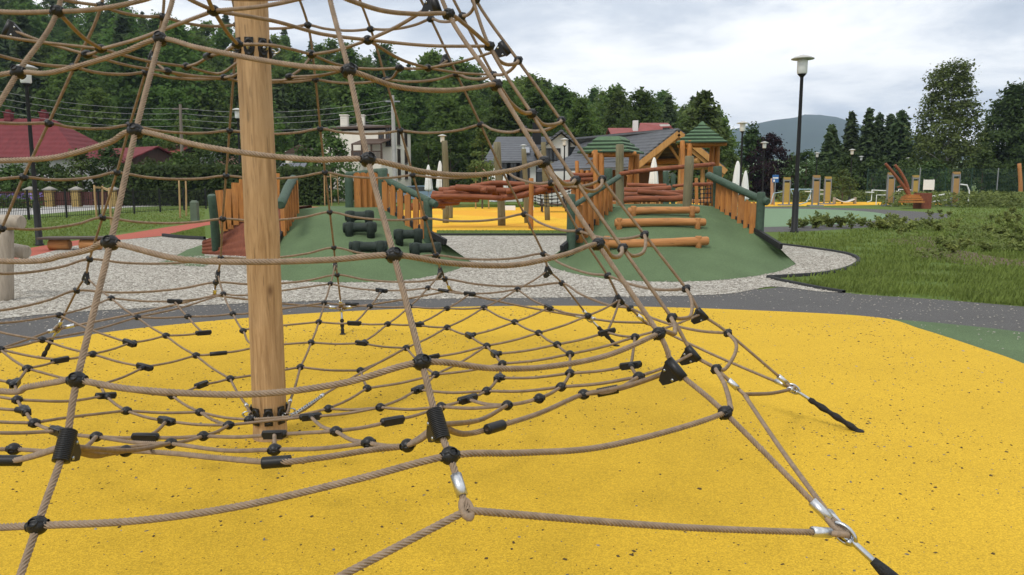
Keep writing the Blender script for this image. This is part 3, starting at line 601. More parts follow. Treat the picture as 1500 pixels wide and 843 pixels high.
def clamp(p, d, inward, name='clamp', ribs=False, s=1.):
    d = d/np.linalg.norm(d); i_ = inward-d*(inward@d); i_ /= np.linalg.norm(i_); Mx = frame(d, i_)
    b = MB(); prof = [(.011, -.046)]
    if ribs:
        for q in np.linspace(-.046, .044, 17): prof += [(.0245, q), (.0245, q+.003), (.0215, q+.0032), (.0215, q+.0054)]
        prof += [(.011, .047)]
    else: prof += [(.0195, -.046), (.0205, .0), (.0195, .046), (.011, .046)]
    b.lathe(np.array(prof)*s, 18, p, M=Mx)
    c = np.array([[.0, -.017, -.047], [.0, -.017, .047], [.058, -.013, .026], [.085, -.011, .012], [.085, -.011, -.012], [.058, -.013, -.026]])*s
    c2 = c*[1, -1, 1]; F = [(0, 1, 2, 3, 4, 5), (11, 10, 9, 8, 7, 6)]+[(i, i+6, (i+1) % 6+6, (i+1) % 6) for i in range(6)]
    b.add(np.vstack([c, c2]) @ Mx.T+p, F); o = b.build(name, BLK, PYR, True)
    b = MB()
    for sy in (-1, 1):
        for zq in (-.024, .024): b.lathe([(.001, .0185*1), (.0052, .0185), (.006, .0165), (.006, .012)], 8, p+(Mx @ np.array([.034, 0, zq]))*s, M=Mx @ np.array([[1, 0, 0], [0, 0, sy], [0, -sy, 0]]) if sy > 0 else Mx @ np.array([[1, 0, 0], [0, 0, -1], [0, 1, 0]]))
    b.build('bolt', STEEL, o, True)
for a in angs:
    for q in ('c', 'u'):
        if (a, q) not in NODE: continue
        p = NODE[a, q]; lo = NODE[a, 1 if q == 'c' else 6]; hi = NODE[a, 2 if q == 'c' else 7]; inw = PB-p; inw[2] = -.15
        clamp(p, hi-lo, inw, ribs=a in (275, 297.5))
for k, p, o in conn:
    d = o[0]/np.linalg.norm(o[0]); Mx = frame(d, (0, 0, 1)); b = MB(); ln = .05
    if k[0] == 's' or k == 'c320': b.lathe([(.009, -.06), (.0155, -.058), (.0165, 0), (.0155, .058), (.009, .06)], 14, p, M=Mx)
    else:
        b.box(p, (.032, .040, ln*1.9), Mx); b.lathe([(.009, -.06), (.0175, -.055), (.0175, .055), (.009, .06)], 12, p+Mx @ np.array([.003, 0, 0]), M=Mx)
        if len(o) > 2:
            d2 = o[2]/np.linalg.norm(o[2]); b.lathe([(.019, 0), (.016, .045), (.0095, .05)], 10, p, M=frame(d2, (0, 0, 1)))
    b.build('net_connector', BLK, PYR, True)
for px_, px2, f in (((725, 626), (745, 620), surf_lo), ((405, 677), (430, 675), surf_lo), ((10, 675), (40, 675), surf_lo), ((890, 573), (910, 569), surf_lo), ((305, 82), (320, 75), surf_up)):
    p = onsurf(px_, f, rmax=3.5); q = onsurf(px2, f, rmax=3.5)
    if p is None or q is None: print('sleeve', px_); continue
    prof = [(.010, -.048)]+[(.0205 if i % 2 else .0195, z) for i, z in enumerate(np.linspace(-.046, .046, 20))]+[(.010, .048)]
    b = MB(); b.lathe(prof, 16, p, M=frame(q-p)); b.build('rope_sleeve', BLK, PYR, True)
for k in ('fer1', 'fer2', 'fer3'):
    e = {'fer1': 'p1', 'fer2': 'p2', 'fer3': 'p3'}[k]; d = NL[e]-NL[k]; b = MB(); b.lathe([(.009, -.03), (.0135, -.029), (.0135, .029), (.009, .03)], 12, NL[k], M=frame(d)); o = b.build('ferrule', ALU, lnet, True)
b = MB(); p, q = NL['fer3'], NL['p3']; d = q-p; n = int(np.linalg.norm(d)/.022)
for i in range(n):
    c = p+d*(i+.8)/n; side = np.cross(d, [0, 0, 1]) if i % 2 else np.array([0, 0, 1.]); b.torus(c, .012, .0035, frame(side, d), 12, 5, sc=(1.3, .8))
b.build('chain', STEEL, PYR, True)
# ------------------------------------------------------------------ ground anchors and their ropes
for k in range(8):
    a = angs[[i for i, q in enumerate(angs) if abs((q-5-45*k) % 360) < .01][0]]; th = R(a); cs = np.array([math.cos(th), math.sin(th), 0]); p = NODE[a, 0]
    gp_ = {320: None, 5: (1258, 632), 50: (903, 507), 95: (502, 490), 140: (62, 525)}.get(a)
    g = gz(*gp_, .012) if gp_ else np.array([p[0], p[1], .012])+cs*(.42 if a != 320 else .62)
    d = g-p; ln = np.linalg.norm(d); d /= ln; side = np.cross(d, [0, 0, 1]); side /= np.linalg.norm(side)
    an = bpy.data.objects.new('ground_anchor', None); COL.objects.link(an); an.parent = PYR; BASE[an.name] = np.zeros(3)
    b = MB(); b.torus(p, .030, .0075, frame(side, d), 22, 8, sc=(1.35, .9)); b.torus(p-d*.004, .024, .006, frame(np.cross(side, d), d), 20, 8, sc=(1.5, .95))
    b.tube([p+d*.03, p+d*.07, p+d*.14], [.010, .011, .011], 12); b.lathe([(.001, -.03), (.009, -.03), (.009, .03), (.001, .03)], 10, p+d*.028, M=frame(side)); b.build('anchor_shackle', STEEL, an, True)
    t = np.linspace(.115/ln, 1.0, 16); rg = np.random.default_rng(int(a)); rad = .0185+.003*np.sin(t*31)+.0025*rg.normal(size=16)*.6; rad[0] = .014; rad[1] = .021
    b = MB(); b.tube(p+d*(t*ln)[:, None], rad, 14, wob=.12); b.lathe([(.03, -.004), (.034, .004), (.02, .012), (.012, .012)], 14, g); b.build('anchor_sleeve', BLKR, an, True)
    i = angs.index(a); paths = []
    for j in (i-1, i+1):
        m_ = angs[j % 16]; q = NODE[m_, 0]; paths.append(np.array([p, p+(q-p)*.5-[0, 0, .012], q]))
    for pp in paths:
        rp = ropes('anchor_rope', [pp], PYR, r=.0105); e = pp[-1]-p; e /= np.linalg.norm(e); c = p+e*.10
        b = MB(); b.lathe([(.011, -.04), (.0172, -.039), (.0172, .039), (.011, .04)], 16, c, M=frame(e)); b.build('ferrule', ALU, rp, True)
        b = MB(); b.torus(p+e*.028, .026, .0105, frame(np.cross(e, side+[0, 0, .3]), e), 20, 8, sc=(1.5, .85)); b.build('thimble_loop', ROPE, rp, True)
    e = NODE[a, 1]-p; e /= np.linalg.norm(e); b = MB(); b.lathe([(.011, -.04), (.0172, -.039), (.0172, .039), (.011, .04)], 16, p+e*.10, M=frame(e)); b.build('ferrule', ALU, an, True); b = MB(); b.torus(p+e*.028, .026, .0105, frame(np.cross(e, side), e), 22, 8, sc=(1.6, .8)); rl = b.build('rope_loop', ROPE, an, True); b = MB(); b.torus(p+e*.03, .0185, .004, frame(np.cross(e, side), e), 22, 6, sc=(1.75, .75)); b.build('thimble', STEEL, rl, True)
# ------------------------------------------------------------------ play mounds
OR = woodmat('orange_larch', (.44, .185, .045), (.25, .095, .025), (.33, .16, .06), sc=22, zs=.1, crack=.7); RB = woodmat('redbrown_log', (.28, .09, .038), (.13, .04, .02), (.22, .08, .036), sc=20, zs=.1, ax='x', crack=.8)
GRW = mat('green_stained_wood', (.050, .088, .058), .6, .5, 14, col2=(.032, .056, .036), bump=.5, bscale=30); GDK = mat('dark_green_rubber', (.022, .034, .027), .7, .4, 20, bump=.3, bscale=60)
GROOF = mat('green_roof_board', (.085, .148, .078), .7, .5, 8, col2=(.055, .10, .052), bump=.4, bscale=20); BRN = woodmat('brown_plank', (.20, .062, .030), (.125, .036, .02), (.16, .05, .025), sc=16, zs=.25)
GPW = woodmat('grey_green_post', (.19, .165, .095), (.12, .105, .06), (.14, .13, .07), sc=24, zs=.1); LOGR = woodmat('rounded_log', (.43, .20, .07), (.30, .125, .038), (.33, .16, .065), sc=20, zs=.1, ax='x', crack=.8); TANW = woodmat('stake_wood', (.42, .29, .14), (.32, .2, .09), (.35, .24, .11), sc=30)
EDG = mat('black_edge_board', (.02, .02, .02), .7, .3, 10)
ZC = 1.07
def mound(name, label, crestpx, kl, kr, basepx, yk, back):
    """green rubber mound: crest edge, kerb ends kl / kr at depth yk, base curve on the ground, platform behind"""
    c0 = gz(*crestpx[0], ZC); c1 = gz(*crestpx[1], ZC); KL = at(*kl, yk[0]); KR = at(*kr, yk[1])
    t = thing(name, label, 'play mound', ((c0[0]+c1[0])/2, c0[1]-1.5, 0)); B = catmull(np.array([gz(*p) for p in basepx]), 8)
    inner = B; m = len(inner); V = []
    ul = np.clip((np.arange(m)-0)/(m-1), 0, 1); ns = 16
    for j in range(m):
        u = ul[j]; e = .16
        top = c0+(c1-c0)*np.clip((u-e)/(1-2*e), 0, 1)
        # columns near the ends start lower on the kerb line
        if u < e: top = c0+(KL-c0)*(1-u/e)
        if u > 1-e: top = c1+(KR-c1)*((u-1+e)/e)
        s = np.linspace(0, 1, ns)[:, None]; f = (.80*s+.20*s*s*(3-2*s))
        col = inner[j]+(top-inner[j])*s; col[:, 2] = (inner[j][2]+(top[2]-inner[j][2])*f)[:, 0]+.014; V.append(col)
    V = np.array(V).transpose(1, 0, 2)[::-1]
    o = gridmesh('slope', V, GR, t, True)
    d = np.array([0, back, 0]); b = MB(); lift = np.array([0, 0, .014])
    b.add([c0+lift, c1+lift, c1+d+lift, c0+d+lift], [(0, 1, 2, 3)]); b.build('platform', GR, t, True)
    b = MB(); g = lambda p: np.array([p[0], p[1], 0.])
    for E_, K_, c_, sg in ((B[0], KL, c0, -1), (B[-1], KR, c1, 1)):
        gg = [E_, g(c_)+np.array([sg*.75, .1, 0]), g(c_)+np.array([sg*.5, back*.5, 0])]; kk = [K_, c_, c_+d*.5]
        fb = MB(); fb.add([q+lift for q in gg]+[q+lift for q in kk], [(0, 1, 4, 3), (1, 2, 5, 4)]); fb.build('flank', GR, t, True)
    for a_, b_ in ((c0+d, c0), (c1, c1+d), (c1+d, c0+d)): b.add([g(a_), g(b_), b_, a_], [(0, 1, 2, 3)])
    b.build('side_wall', EDG, t, True)
    for a_, b_, s_ in ((c0, KL, -1), (c1, KR, 1)):
        b = MB(); n = 8; P = [a_+(b_-a_)*q for q in np.linspace(0, 1.03, n)]; off = np.array([.05*s_, 0, .02])
        for i in range(n-1): b.bar(P[i]+off, P[i+1]+off, .07, .11)
        b.build('edge_board', EDG, t, True)
    return t, c0, c1, KL, KR
def slopeY(x, y, Yb, Yc):
    d = ray(x, y); last = None
    for Y in np.linspace(Yb-.3, Yc+.2, 300):
        s = min(1, max(0, (Y-Yb)/(Yc-Yb))); f = (.80*s+.20*s*s*(3-2*s))*ZC+.014
        if (CAMH+d[2]/d[1]*Y) <= f: return Y
    return Yc
def railing(t, P0, P1, pts, post0=None, post1=None, n=0, w=.11, rail=None, seed=1, m=OR, wide=None):
    """pickets between the edge P0-P1; pts = list of (u, height)"""
    rg = np.random.default_rng(seed); d = P1-P0
    for u, h, lean in pts:
        p = P0+d*u; b = MB(); k = w*(.9+.2*rg.random()); a_ = p+[0, 0, -.12]; q = p+[lean*h, 0, h]
        b.bar(a_, q, k, .035, up=(0, 1, 0) if abs(d[0]) > abs(d[1]) else (.5, 1, 0)); dd = (d/np.linalg.norm(d)*k/2)
        b.prism([q-dd, q+dd, q+dd*.3+[0, 0, .035], q-dd*.5+[0, 0, .03]], (0, .034, 0)); b.build('picket', m, t, True)
TR, c0, c1, KL, KR = mound('green_play_mound', 'green rubber mound with three log steps across its slope', [(899, 305), (1047, 304)], (829, 364), (1137, 361), [(800, 384), (812, 394), (850, 404), (900, 411), (960, 414), (1030, 413), (1090, 408), (1140, 399), (1166, 388)], (14.7, 14.8), 2.6)
def plog(t, name, px0, px1, Y0, Y1, r0, m, r1=None, bend=.012, seed=1, n=12):
    b = MB(); b.log(at(*px0, Y0), at(*px1, Y1), r0, r1, n, 8, bend, seed=seed); return b.build(name, m, t, True)
# right mound railings, handrails and posts
dR = KR-c1
railing(TR, c1, KR, [(u, .62-.10*u+.03*math.sin(u*20), .02) for u in (.06, .15, .24, .345, .45, .55, .65)], w=.125, seed=4)
b = MB(); b.log(at(1038, 257, c1[1]+.1), at(1124, 296, c1[1]+dR[1]*.72), .085, .075, 14, 8, .012, seed=5); b.build('handrail', GRW, TR, True)
b = MB(); p = at(1051, 245, c1[1]+.15); b.log([p[0]+.03, p[1], .75], p, .095, .10, 14, 8, .008, seed=6); b.sphere(p+[-.09, -.04, -.22], .075, 12); b.build('post', GRW, TR, True)
p = at(1115, 283, c1[1]+dR[1]*.68); b = MB(); b.log([p[0], p[1], .15], p, .088, .085, 14, 6, .006, seed=7); b.build('post', GRW, TR, True)
dL = KL-c0
railing(TR, c0, KL, [(u, .66-.05*u, -.01) for u in (.10, .19, .29, .40, .52, .63, .74)], w=.12, seed=9)
b = MB(); b.log(at(907, 259, c0[1]), at(838, 303, c0[1]+dL[1]*.9), .055, .05, 12, 8, .008, seed=10); b.build('handrail', GRW, TR, True)
p = at(891, 248, c0[1]+.1); b = MB(); b.log([p[0]+.03, p[1], .9], p, .085, .09, 14, 6, .006, seed=11); b.build('post', GRW, TR, True)
p = at(837, 286, c0[1]+dL[1]*.93); b = MB(); b.log([p[0], p[1], 0], p, .085, .08, 14, 6, .006, seed=12); b.build('post', GRW, TR, True)
for (x0, y0, x1, y1, zz_, r, pl, pr) in ((921, 310, 1023, 308, .99, .080, 928, 1014), (902, 327, 1032, 326, .76, .086, 907, 1022), (886, 356, 1036, 353, .40, .092, 889, 1023)):
    # Y from the slope at that height
    Y = slopeY((x0+x1)/2, y0+7, 12.75, (c0[1]+c1[1])/2)
    b = MB(); b.log(at(x0, y0, Y), at(x1, y1, Y), r, r*.92, 16, 9, .010, seed=int(x0)); lg = b.build('step_log', LOGR, TR, True)
    for px_ in (pl, pr):
        p = at(px_, y1+2, Y-.03); b = MB(); b.lathe([(.001, -.30), (.058, -.30), (.062, .10), (.055, .115), (.001, .118)], 14, p); b.build('peg', LOGR, lg, True)
# log bridge and posts at the crest of the right mound
LB = thing('log_bridge', 'bridge of stacked red brown logs behind the crest of the mound with log steps', 'log bridge', (c0[0]+1, 19, 0))
for i, (x0, y0, x1, y1, Y, r) in enumerate(((905, 294, 963, 292, 18.2, .075), (960, 291, 1006, 290, 18.3, .07), (911, 286, 972, 284, 18.9, .08), (970, 283, 1008, 283, 19.0, .07), (906, 279, 982, 276, 19.7, .075), (920, 271, 975, 272, 20.4, .05), (986, 273, 1040, 270, 20, .04), (935, 281, 1000, 288, 18.7, .06))):
    plog(LB, 'log', (x0, y0), (x1, y1), Y, Y, r, RB, seed=20+i, bend=.014)
plog(LB, 'handrail', (909, 255), (1045, 241), 18.0, 19.0, .05, RB, seed=31); 
for x, y0, y1, Y, r, m in ((1010, 230, 306, 17.4, .105, GPW), (908, 213, 306, 18.2, .10, GPW), (1020, 262, 300, 21, .05, OR), (975, 252, 300, 22.5, .09, GRW), (986, 256, 300, 23, .07, GRW)):
    p = at(x, y0, Y); b = MB(); b.log([p[0]+.02, Y, 0], p, r, r*.95, 14, 8, .008, seed=int(x)); b.build('post', m, LB, True)
# ---- left mound
TL, d0, d1, JL, JR = mound('green_play_mound', 'green rubber mound with five dark green roller grips, left of the yellow area', [(437, 308), (560, 307)], (406, 362), (646, 355), [(372, 388), (380, 400), (416, 412), (520, 415), (600, 411), (660, 399), (692, 386)], (14.4, 14.7), 2.2)
eR = JR-d1
railing(TL, d1, JR, [(u, .60-.04*u, .0) for u in (.06, .20, .33, .46, .60, .72)], w=.125, seed=14)
railing(TL, d0+[.9, 1.3, 0], d1+[0, 1.3, 0], [(u, .74, .0) for u in (.06, .22, .38, .54, .70, .86)], w=.14, seed=15)
railing(TL, d0, JL, [(u, .66, .0) for u in (.10, .22, .34, .46, .58, .7)], w=.12, seed=16)
b = MB(); b.log(at(564, 263, d1[1]+.05), at(638, 300, d1[1]+eR[1]*.85), .075, .07, 14, 8, .01, seed=17); b.build('handrail', GRW, TL, True)
b = MB(); b.log(at(430, 263, d0[1]), at(411, 300, d0[1]-1.6), .09, .085, 14, 8, .01, seed=18); b.build('handrail', GRW, TL, True)
b = MB(); b.log(at(508, 256, d1[1]+1.3), at(566, 251, d1[1]+1.2), .06, .07, 12, 8, .01, seed=19); b.build('handrail', GRW, TL, True)
for x, y0, Y, z0, r in ((511, 258, d0[1]+1.3, .8, .09), (560, 250, d1[1]+.1, .7, .10), (626, 292, d1[1]+eR[1]*.75, .1, .085), (430, 262, d0[1]+.1, .8, .08)):
    p = at(x, y0, Y); b = MB(); b.log([p[0], Y, z0], p, r, r, 14, 6, .006, seed=int(x)); b.build('post', GRW, TL, True)
def grip(x0, x1, y, z_):
    Y = slopeY((x0+x1)/2, y+9, 12.75+(.5 if x0 > 570 else 0), d0[1])-.03; a_, c_ = at(x0, y, Y), at(x1, y-1, Y); L_ = c_-a_; ln = np.linalg.norm(L_); r = .098
    b = MB(); prof = [(.001, 0), (r*.95, .004), (r*1.02, .03), (r*.9, .05), (r*.8, .07), (r*.8, ln*.16), (r*.95, ln*.2), (r, ln*.3), (r*.95, ln*.34), (r*.86, ln*.38), (r*.86, ln*.66), (r*.95, ln*.7), (r*.95, ln*.82), (r*.8, ln*.86), (r*.8, ln-.07), (r*1.0, ln-.05), (r*1.02, ln-.02), (r*.9, ln), (.001, ln)]
    b.lathe(prof, 16, a_, M=frame(L_)); g_ = b.build('roller_grip', GDK, TL, True)
    for u in (.2, .85):
        p = a_+L_*u; b = MB(); b.lathe([(.001, -.2), (.075, -.2), (.08, .07), (.06, .105), (.001, .112)], 12, p+[0, -.06, 0]); b.build('peg', GDK, g_, True)
for q in ((506, 547, 317, .97), (503, 551, 334, .74), (512, 567, 362, .36), (577, 619, 344, .60), (600, 646, 364, .34)): grip(*q)
tag(sheet('green_apron', pxs([(225, 388), (250, 380), (274, 367), (297, 359), (300, 376), (330, 378), (298, 392)]), .013, GR), kind='structure')
# plank wall with its own pickets on the left flank
t = thing('plank_ramp', 'red brown plank ramp with tall orange pickets behind the timber mast', 'play ramp', gz(340, 376))
bot = catmull(np.array([gz(296, 373), gz(330, 375), gz(366, 377), gz(400, 378), gz(425, 372)]), 6); top = catmull(np.array([at(296, 353, 17.6), at(322, 343, 17.6), at(352, 324, 17.6), at(385, 308, 17.5), at(430, 304, 17.4)]), 6)
s = np.linspace(0, 1, 14)[:, None, None]; V = bot[None]+(top-bot)[None]*s; V[:, :, 1] += (.03*np.sin(s*PI*9))[:, :, 0]; gridmesh('plank_wall', V, BRN, t, True)
V2 = np.stack([top, top+[0, 1.6, 0], (top+[0, 1.6, 0])*[1, 1, 0]], 0); gridmesh('ramp_deck', V2, BRN, t, True, smooth=False)
for x0, y0, x1, y1 in ((321, 279, 329, 339), (334, 277, 337, 336), (345, 268, 345, 330), (356, 263, 355, 325), (368, 262, 367, 318), (380, 258, 379, 312), (392, 256, 392, 308), (404, 254, 404, 306)):
    b = MB(); b.bar(at(x1, y1, 17.55), at(x0, y0, 17.55), .17, .04, up=(0, 1, 0)); b.build('picket', OR, t, True)
p = at(310, 287, 17.0); b = MB(); b.log(gz(318, 373), p, .10, .09, 14, 6, .006, seed=3); b.build('post', GRW, t, True)
# ------------------------------------------------------------------ log bridge over the yellow area behind
t = thing('log_bridge', 'long sagging bridge of red brown logs over the far yellow ground', 'log bridge', gz(735, 331))
k = 0
for i, (x0, y0, x1, y1) in enumerate(((632, 288, 735, 291), (634, 284, 720, 288), (644, 279, 728, 282), (650, 283, 735, 285), (660, 277, 712, 279), (668, 275, 725, 277), (705, 271, 768, 270), (690, 274, 736, 272), (735, 290, 800, 276), (733, 286, 812, 272), (742, 281, 822, 270), (770, 276, 836, 268), (640, 291, 700, 293), (716, 279, 775, 277), (760, 284, 838, 272))):
    plog(t, 'log', (x0, y0), (x1, y1), 27.6+(i*7 % 5)*.22, 27.6+(i*5 % 4)*.25, .095+.012*(i % 3), RB, seed=50+i, bend=.02, n=10)
for x0, y0, x1, y1, r in ((651, 207, 653, 327, .13), (728, 209, 735, 331, .15), (767, 219, 772, 327, .11), (796, 209, 802, 323, .12), (661, 290, 660, 320, .11), (846, 268, 846, 322, .1)):
    g = gz(x1, y1); p = at(x0, y0, g[1]-.1); b = MB(); b.log(g, p, r, r*.9, 12, 8, .006, seed=int(x0)); b.build('post', GPW, t, True)
plog(t, 'beam', (604, 301), (671, 297), 27, 29, .09, RB, seed=71); plog(t, 'beam', (600, 306), (650, 303), 27, 29, .08, RB, seed=72)
t = thing('net_bridge', 'sagging bridge of black chain netting behind the leaning rope edge', 'net bridge', gz(810, 325))
b = MB(); A0, A1, B0, B1 = at(776, 279, 28), at(842, 272, 27), at(776, 296, 28), at(842, 294, 27)
for i in range(9):
    u = i/8; P = [A0+(A1-A0)*u, B0+(B1-B0)*u-[0, 0, .15*math.sin(u*PI)]]; b.tube(P, .012, 6)
for j in range(5):
    v = j/4; P = [(A0+(B0-A0)*v)+((A1+(B1-A1)*v)-(A0+(B0-A0)*v))*q-[0, 0, .18*math.sin(q*PI)] for q in np.linspace(0, 1, 9)]; b.tube(P, .014, 6)
    for q in P: b.sphere(q, .035, 8)
b.build('netting', BLK, t, True); 
for x in (778, 840): p = at(x, 262, 27.5); b = MB(); b.log([p[0], p[1], 0], p, .09, .085, 10, 6, .006); b.build('post', OR, t, True)
plog(t, 'rail', (776, 276), (842, 268), 27.9, 26.9, .05, RB, seed=5)
t = thing('climbing_net', 'chain climbing net with beads hung beside the green roofed tower', 'climbing net', gz(1030, 330))
b = MB(); A0, A1, B0, B1 = at(1015, 273, 22), at(1041, 270, 22), at(1016, 303, 22), at(1041, 303, 22)
for i in range(6): b.tube([A0+(A1-A0)*i/5, B0+(B1-B0)*i/5], .012, 6)
for j in range(6):
    for i in range(6): b.sphere((A0+(A1-A0)*i/5)*(1-j/5)+(B0+(B1-B0)*i/5)*(j/5), .03, 8)
    b.tube([A0+(B0-A0)*j/5, A1+(B1-A1)*j/5], .012, 6)
b.build('netting', BLK, t, True); plog(t, 'rail', (1010, 272), (1045, 269), 22, 22, .05, RB, seed=8)
b = MB(); b.log(gz(1045, 342), at(1045, 262, 22), .08, .08, 10); b.build('post', OR, t, True)
# ------------------------------------------------------------------ towers with shingled green roofs
def tower(label, x, Y, wd, eave_y, apex_y, posts, tiers, flat=0., rz=.3):
    cx = xat(x, Y, 3); t = thing('play_tower', label, 'play tower', (cx, Y, 0)); ze, za = zat(eave_y, Y), zat(apex_y, Y); rr = wd/2
    b = MB(); n = 4
    for k in range(tiers):
        f0 = k/tiers; f1 = (k+1.12)/tiers; r0 = rr*(1-f0*(1-flat)); r1 = max(.02, rr*(1-min(1, f1)*(1-flat))); z0 = ze+(za-ze)*f0; r0 *= 1.05; z1 = ze+(za-ze)*(1 if k == tiers-1 else (k+.62)/tiers)
        for q in range(n):
            a0, a1 = rz+q*2*PI/n, rz+(q+1)*2*PI/n; P = lambda r, a, z: np.array([cx+r*1.35*math.cos(a), Y+r*1.35*math.sin(a), z])
            A, B, C, D = P(r0, a0, z0), P(r0, a1, z0), P(r1, a1, z1), P(r1, a0, z1); th = np.array([0, 0, .045]); jit = .03*((k*3+q*5) % 3-1)
            m_ = (A+B)/2; out = np.array([m_[0]-cx, m_[1]-Y, 0]); out /= np.linalg.norm(out)
            A = A+out*jit*.4; B = B+out*jit*.4-[0, 0, .02*((k+q) % 2)]
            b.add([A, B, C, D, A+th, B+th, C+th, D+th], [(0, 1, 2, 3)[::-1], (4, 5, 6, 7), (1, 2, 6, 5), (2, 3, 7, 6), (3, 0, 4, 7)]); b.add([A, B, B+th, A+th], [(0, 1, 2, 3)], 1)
    b.build('roof', [GROOF, mat('painted_shadow_edge', (.028, .05, .028), .8)], t, True)  # edge faces coloured darker to draw the shadow lines between roof tiers
    for i, (px, lean) in enumerate(posts):
        xx = xat(px, Y+(.8 if i % 2 else -.8)); b = MB(); b.log([xx+lean, Y+(.8 if i % 2 else -.8), 0], [xx, Y+(.6 if i % 2 else -.6), ze+.05], .105, .085, 12, 9, .012, seed=int(px)); b.build('post', OR, t, True)
    b = MB(); b.log([cx-rr*.8, Y-.6, ze-.03], [cx+rr*.8, Y-.6, ze-.03], .07, .07); b.log([cx-rr*.8, Y+.6, ze-.03], [cx+rr*.8, Y+.6, ze-.03], .07, .07); b.build('beam', OR, t, True)
    b = MB(); b.box((cx, Y, 1.02), (rr*1.5, 1.5, .09)); b.build('deck', OR, t, True)
    return t
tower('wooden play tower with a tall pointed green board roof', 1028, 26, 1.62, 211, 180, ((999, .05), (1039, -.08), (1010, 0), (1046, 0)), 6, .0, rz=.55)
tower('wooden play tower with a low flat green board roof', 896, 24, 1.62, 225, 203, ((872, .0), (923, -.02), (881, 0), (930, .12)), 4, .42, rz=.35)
t = thing('timber_climber', 'orange timber play frame with uneven posts left of the low roofed tower', 'play frame', gz(855, 332))
for x, y0, lean, r in ((845, 237, .05, .07), (852, 250, -.04, .07), (861, 251, .02, .08), (868, 246, -.08, .07), (840, 262, .03, .06)):
    p = at(x, y0, 23.5); b = MB(); b.log([p[0]+lean, p[1], 0], p, r, r*.85, 10, 6, .02, seed=int(x)); b.build('post', OR, t, True)
for y in (254, 262, 272): plog(t, 'rail', (836, y+2), (890, y-1), 23.4, 23.4, .06, RB, seed=y)
# ------------------------------------------------------------------ things at the left edge: post with beam, bench
STW = woodmat('weathered_grey_wood', (.36, .31, .25), (.25, .21, .165), (.29, .25, .2), sc=22, zs=.15)
t = thing('beam_post', 'weathered grey log post carrying a short thick crossbeam at the left edge', 'play post', gz(9, 441))
g = gz(9, 441); b = MB(); b.log(g, at(9, 338, g[1]), .095, .09, 18, 8, .004, seed=3); b.build('post', STW, t, True)
b = MB(); b.log(at(-45, 327, g[1]+.1), at(30, 326, g[1]-.05), .10, .10, 18, 6, .004, seed=4); b.build('crossbeam', STW, t, True)
b = MB(); b.log(at(-25, 359, g[1]+.4), at(38, 370, g[1]+.3), .095, .10, 18, 6, .004, seed=5); b.build('lower_beam', STW, t, True)
BW = mat('dark_bench_board', (.085, .062, .048), .55, .5, 20, bump=.3, bscale=50, stretch=(.1, 1, 1))
t = thing('bench', 'low backless bench with a dark board seat on two orange log stubs', 'bench', gz(105, 366))
g = gz(105, 367); Yb = g[1]; zt = zat(349, Yb)
b = MB()
for k in range(3): b.bar((xat(64, Yb)-.1, Yb-.17+k*.17, zt), (xat(148, Yb), Yb-.17+k*.17+.15, zt), .155, .05)
b.build('seat', BW, t, True)
for x in (82, 128):
    b = MB(); b.log([xat(x, Yb)-.22, Yb+.02, zt*.45], [xat(x, Yb)+.22, Yb+.06, zt*.45], zt*.46, zt*.44, 18, 5, .0, seed=x); b.build('leg', LOGR, t, True)
# ------------------------------------------------------------------ buildings
WALLW = mat('cream_render', (.70, .66, .58), .9, .12, 1.2, bump=.15, bscale=60); WALLG = mat('white_render', (.62, .62, .60), .9, .10, 1.2)
RED = mat('red_tin_roof', (.155, .034, .038), .8, .25, 1.1, stretch=(3, 1, 1), spec=.15); RED2 = mat('bright_red_roof', (.23, .05, .042), .6, .25, 1.4); DKR = mat('dark_tile_roof', (.085, .09, .10), .55, .3, 2.2, bump=.5, bscale=9)
def tiles(m, sx, sz):
    N, L, b = nodes(m); tc = N.new('ShaderNodeTexCoord'); w_ = N.new('ShaderNodeTexWave'); w_.wave_type = 'BANDS'; w_.bands_direction = 'Z'; w_.inputs['Scale'].default_value = sz; w_.inputs['Distortion'].default_value = .4; L.new(tc.outputs['Object'], w_.inputs['Vector'])
    bp = N.new('ShaderNodeBump'); bp.inputs['Strength'].default_value = .8; bp.inputs['Distance'].default_value = .04; L.new(w_.outputs['Fac'], bp.inputs['Height']); L.new(bp.outputs[0], b.inputs['Normal'])
tiles(DKR, 1, 1.6); tiles(RED, 1, .8)
GLASS = mat('window_glass', (.03, .035, .04), .12, spec=.6); BRF = mat('brown_frame', (.075, .045, .03), .6, .3, 8); WHITEP = mat('white_paint', (.72, .72, .70), .5, .08, 5); DARKW = mat('dark_board', (.075, .042, .030), .7, .4, 6, bump=.3, bscale=20, stretch=(4, 1, .3))
SOLAR = mat('solar_panel', (.025, .03, .045), .25, spec=.6); METALG = mat('grey_metal', (.30, .31, .33), .45, .2, 20, metal=.6); WOODIN = mat('porch_wood', (.20, .095, .035), .7, .35, 6, stretch=(1, 1, 6)); LOGP = woodmat('honey_log', (.46, .25, .085), (.34, .17, .05), (.40, .21, .07), sc=16)
BLKM = mat('black_metal', (.011, .0115, .012), .55, .2, 20, spec=.25)
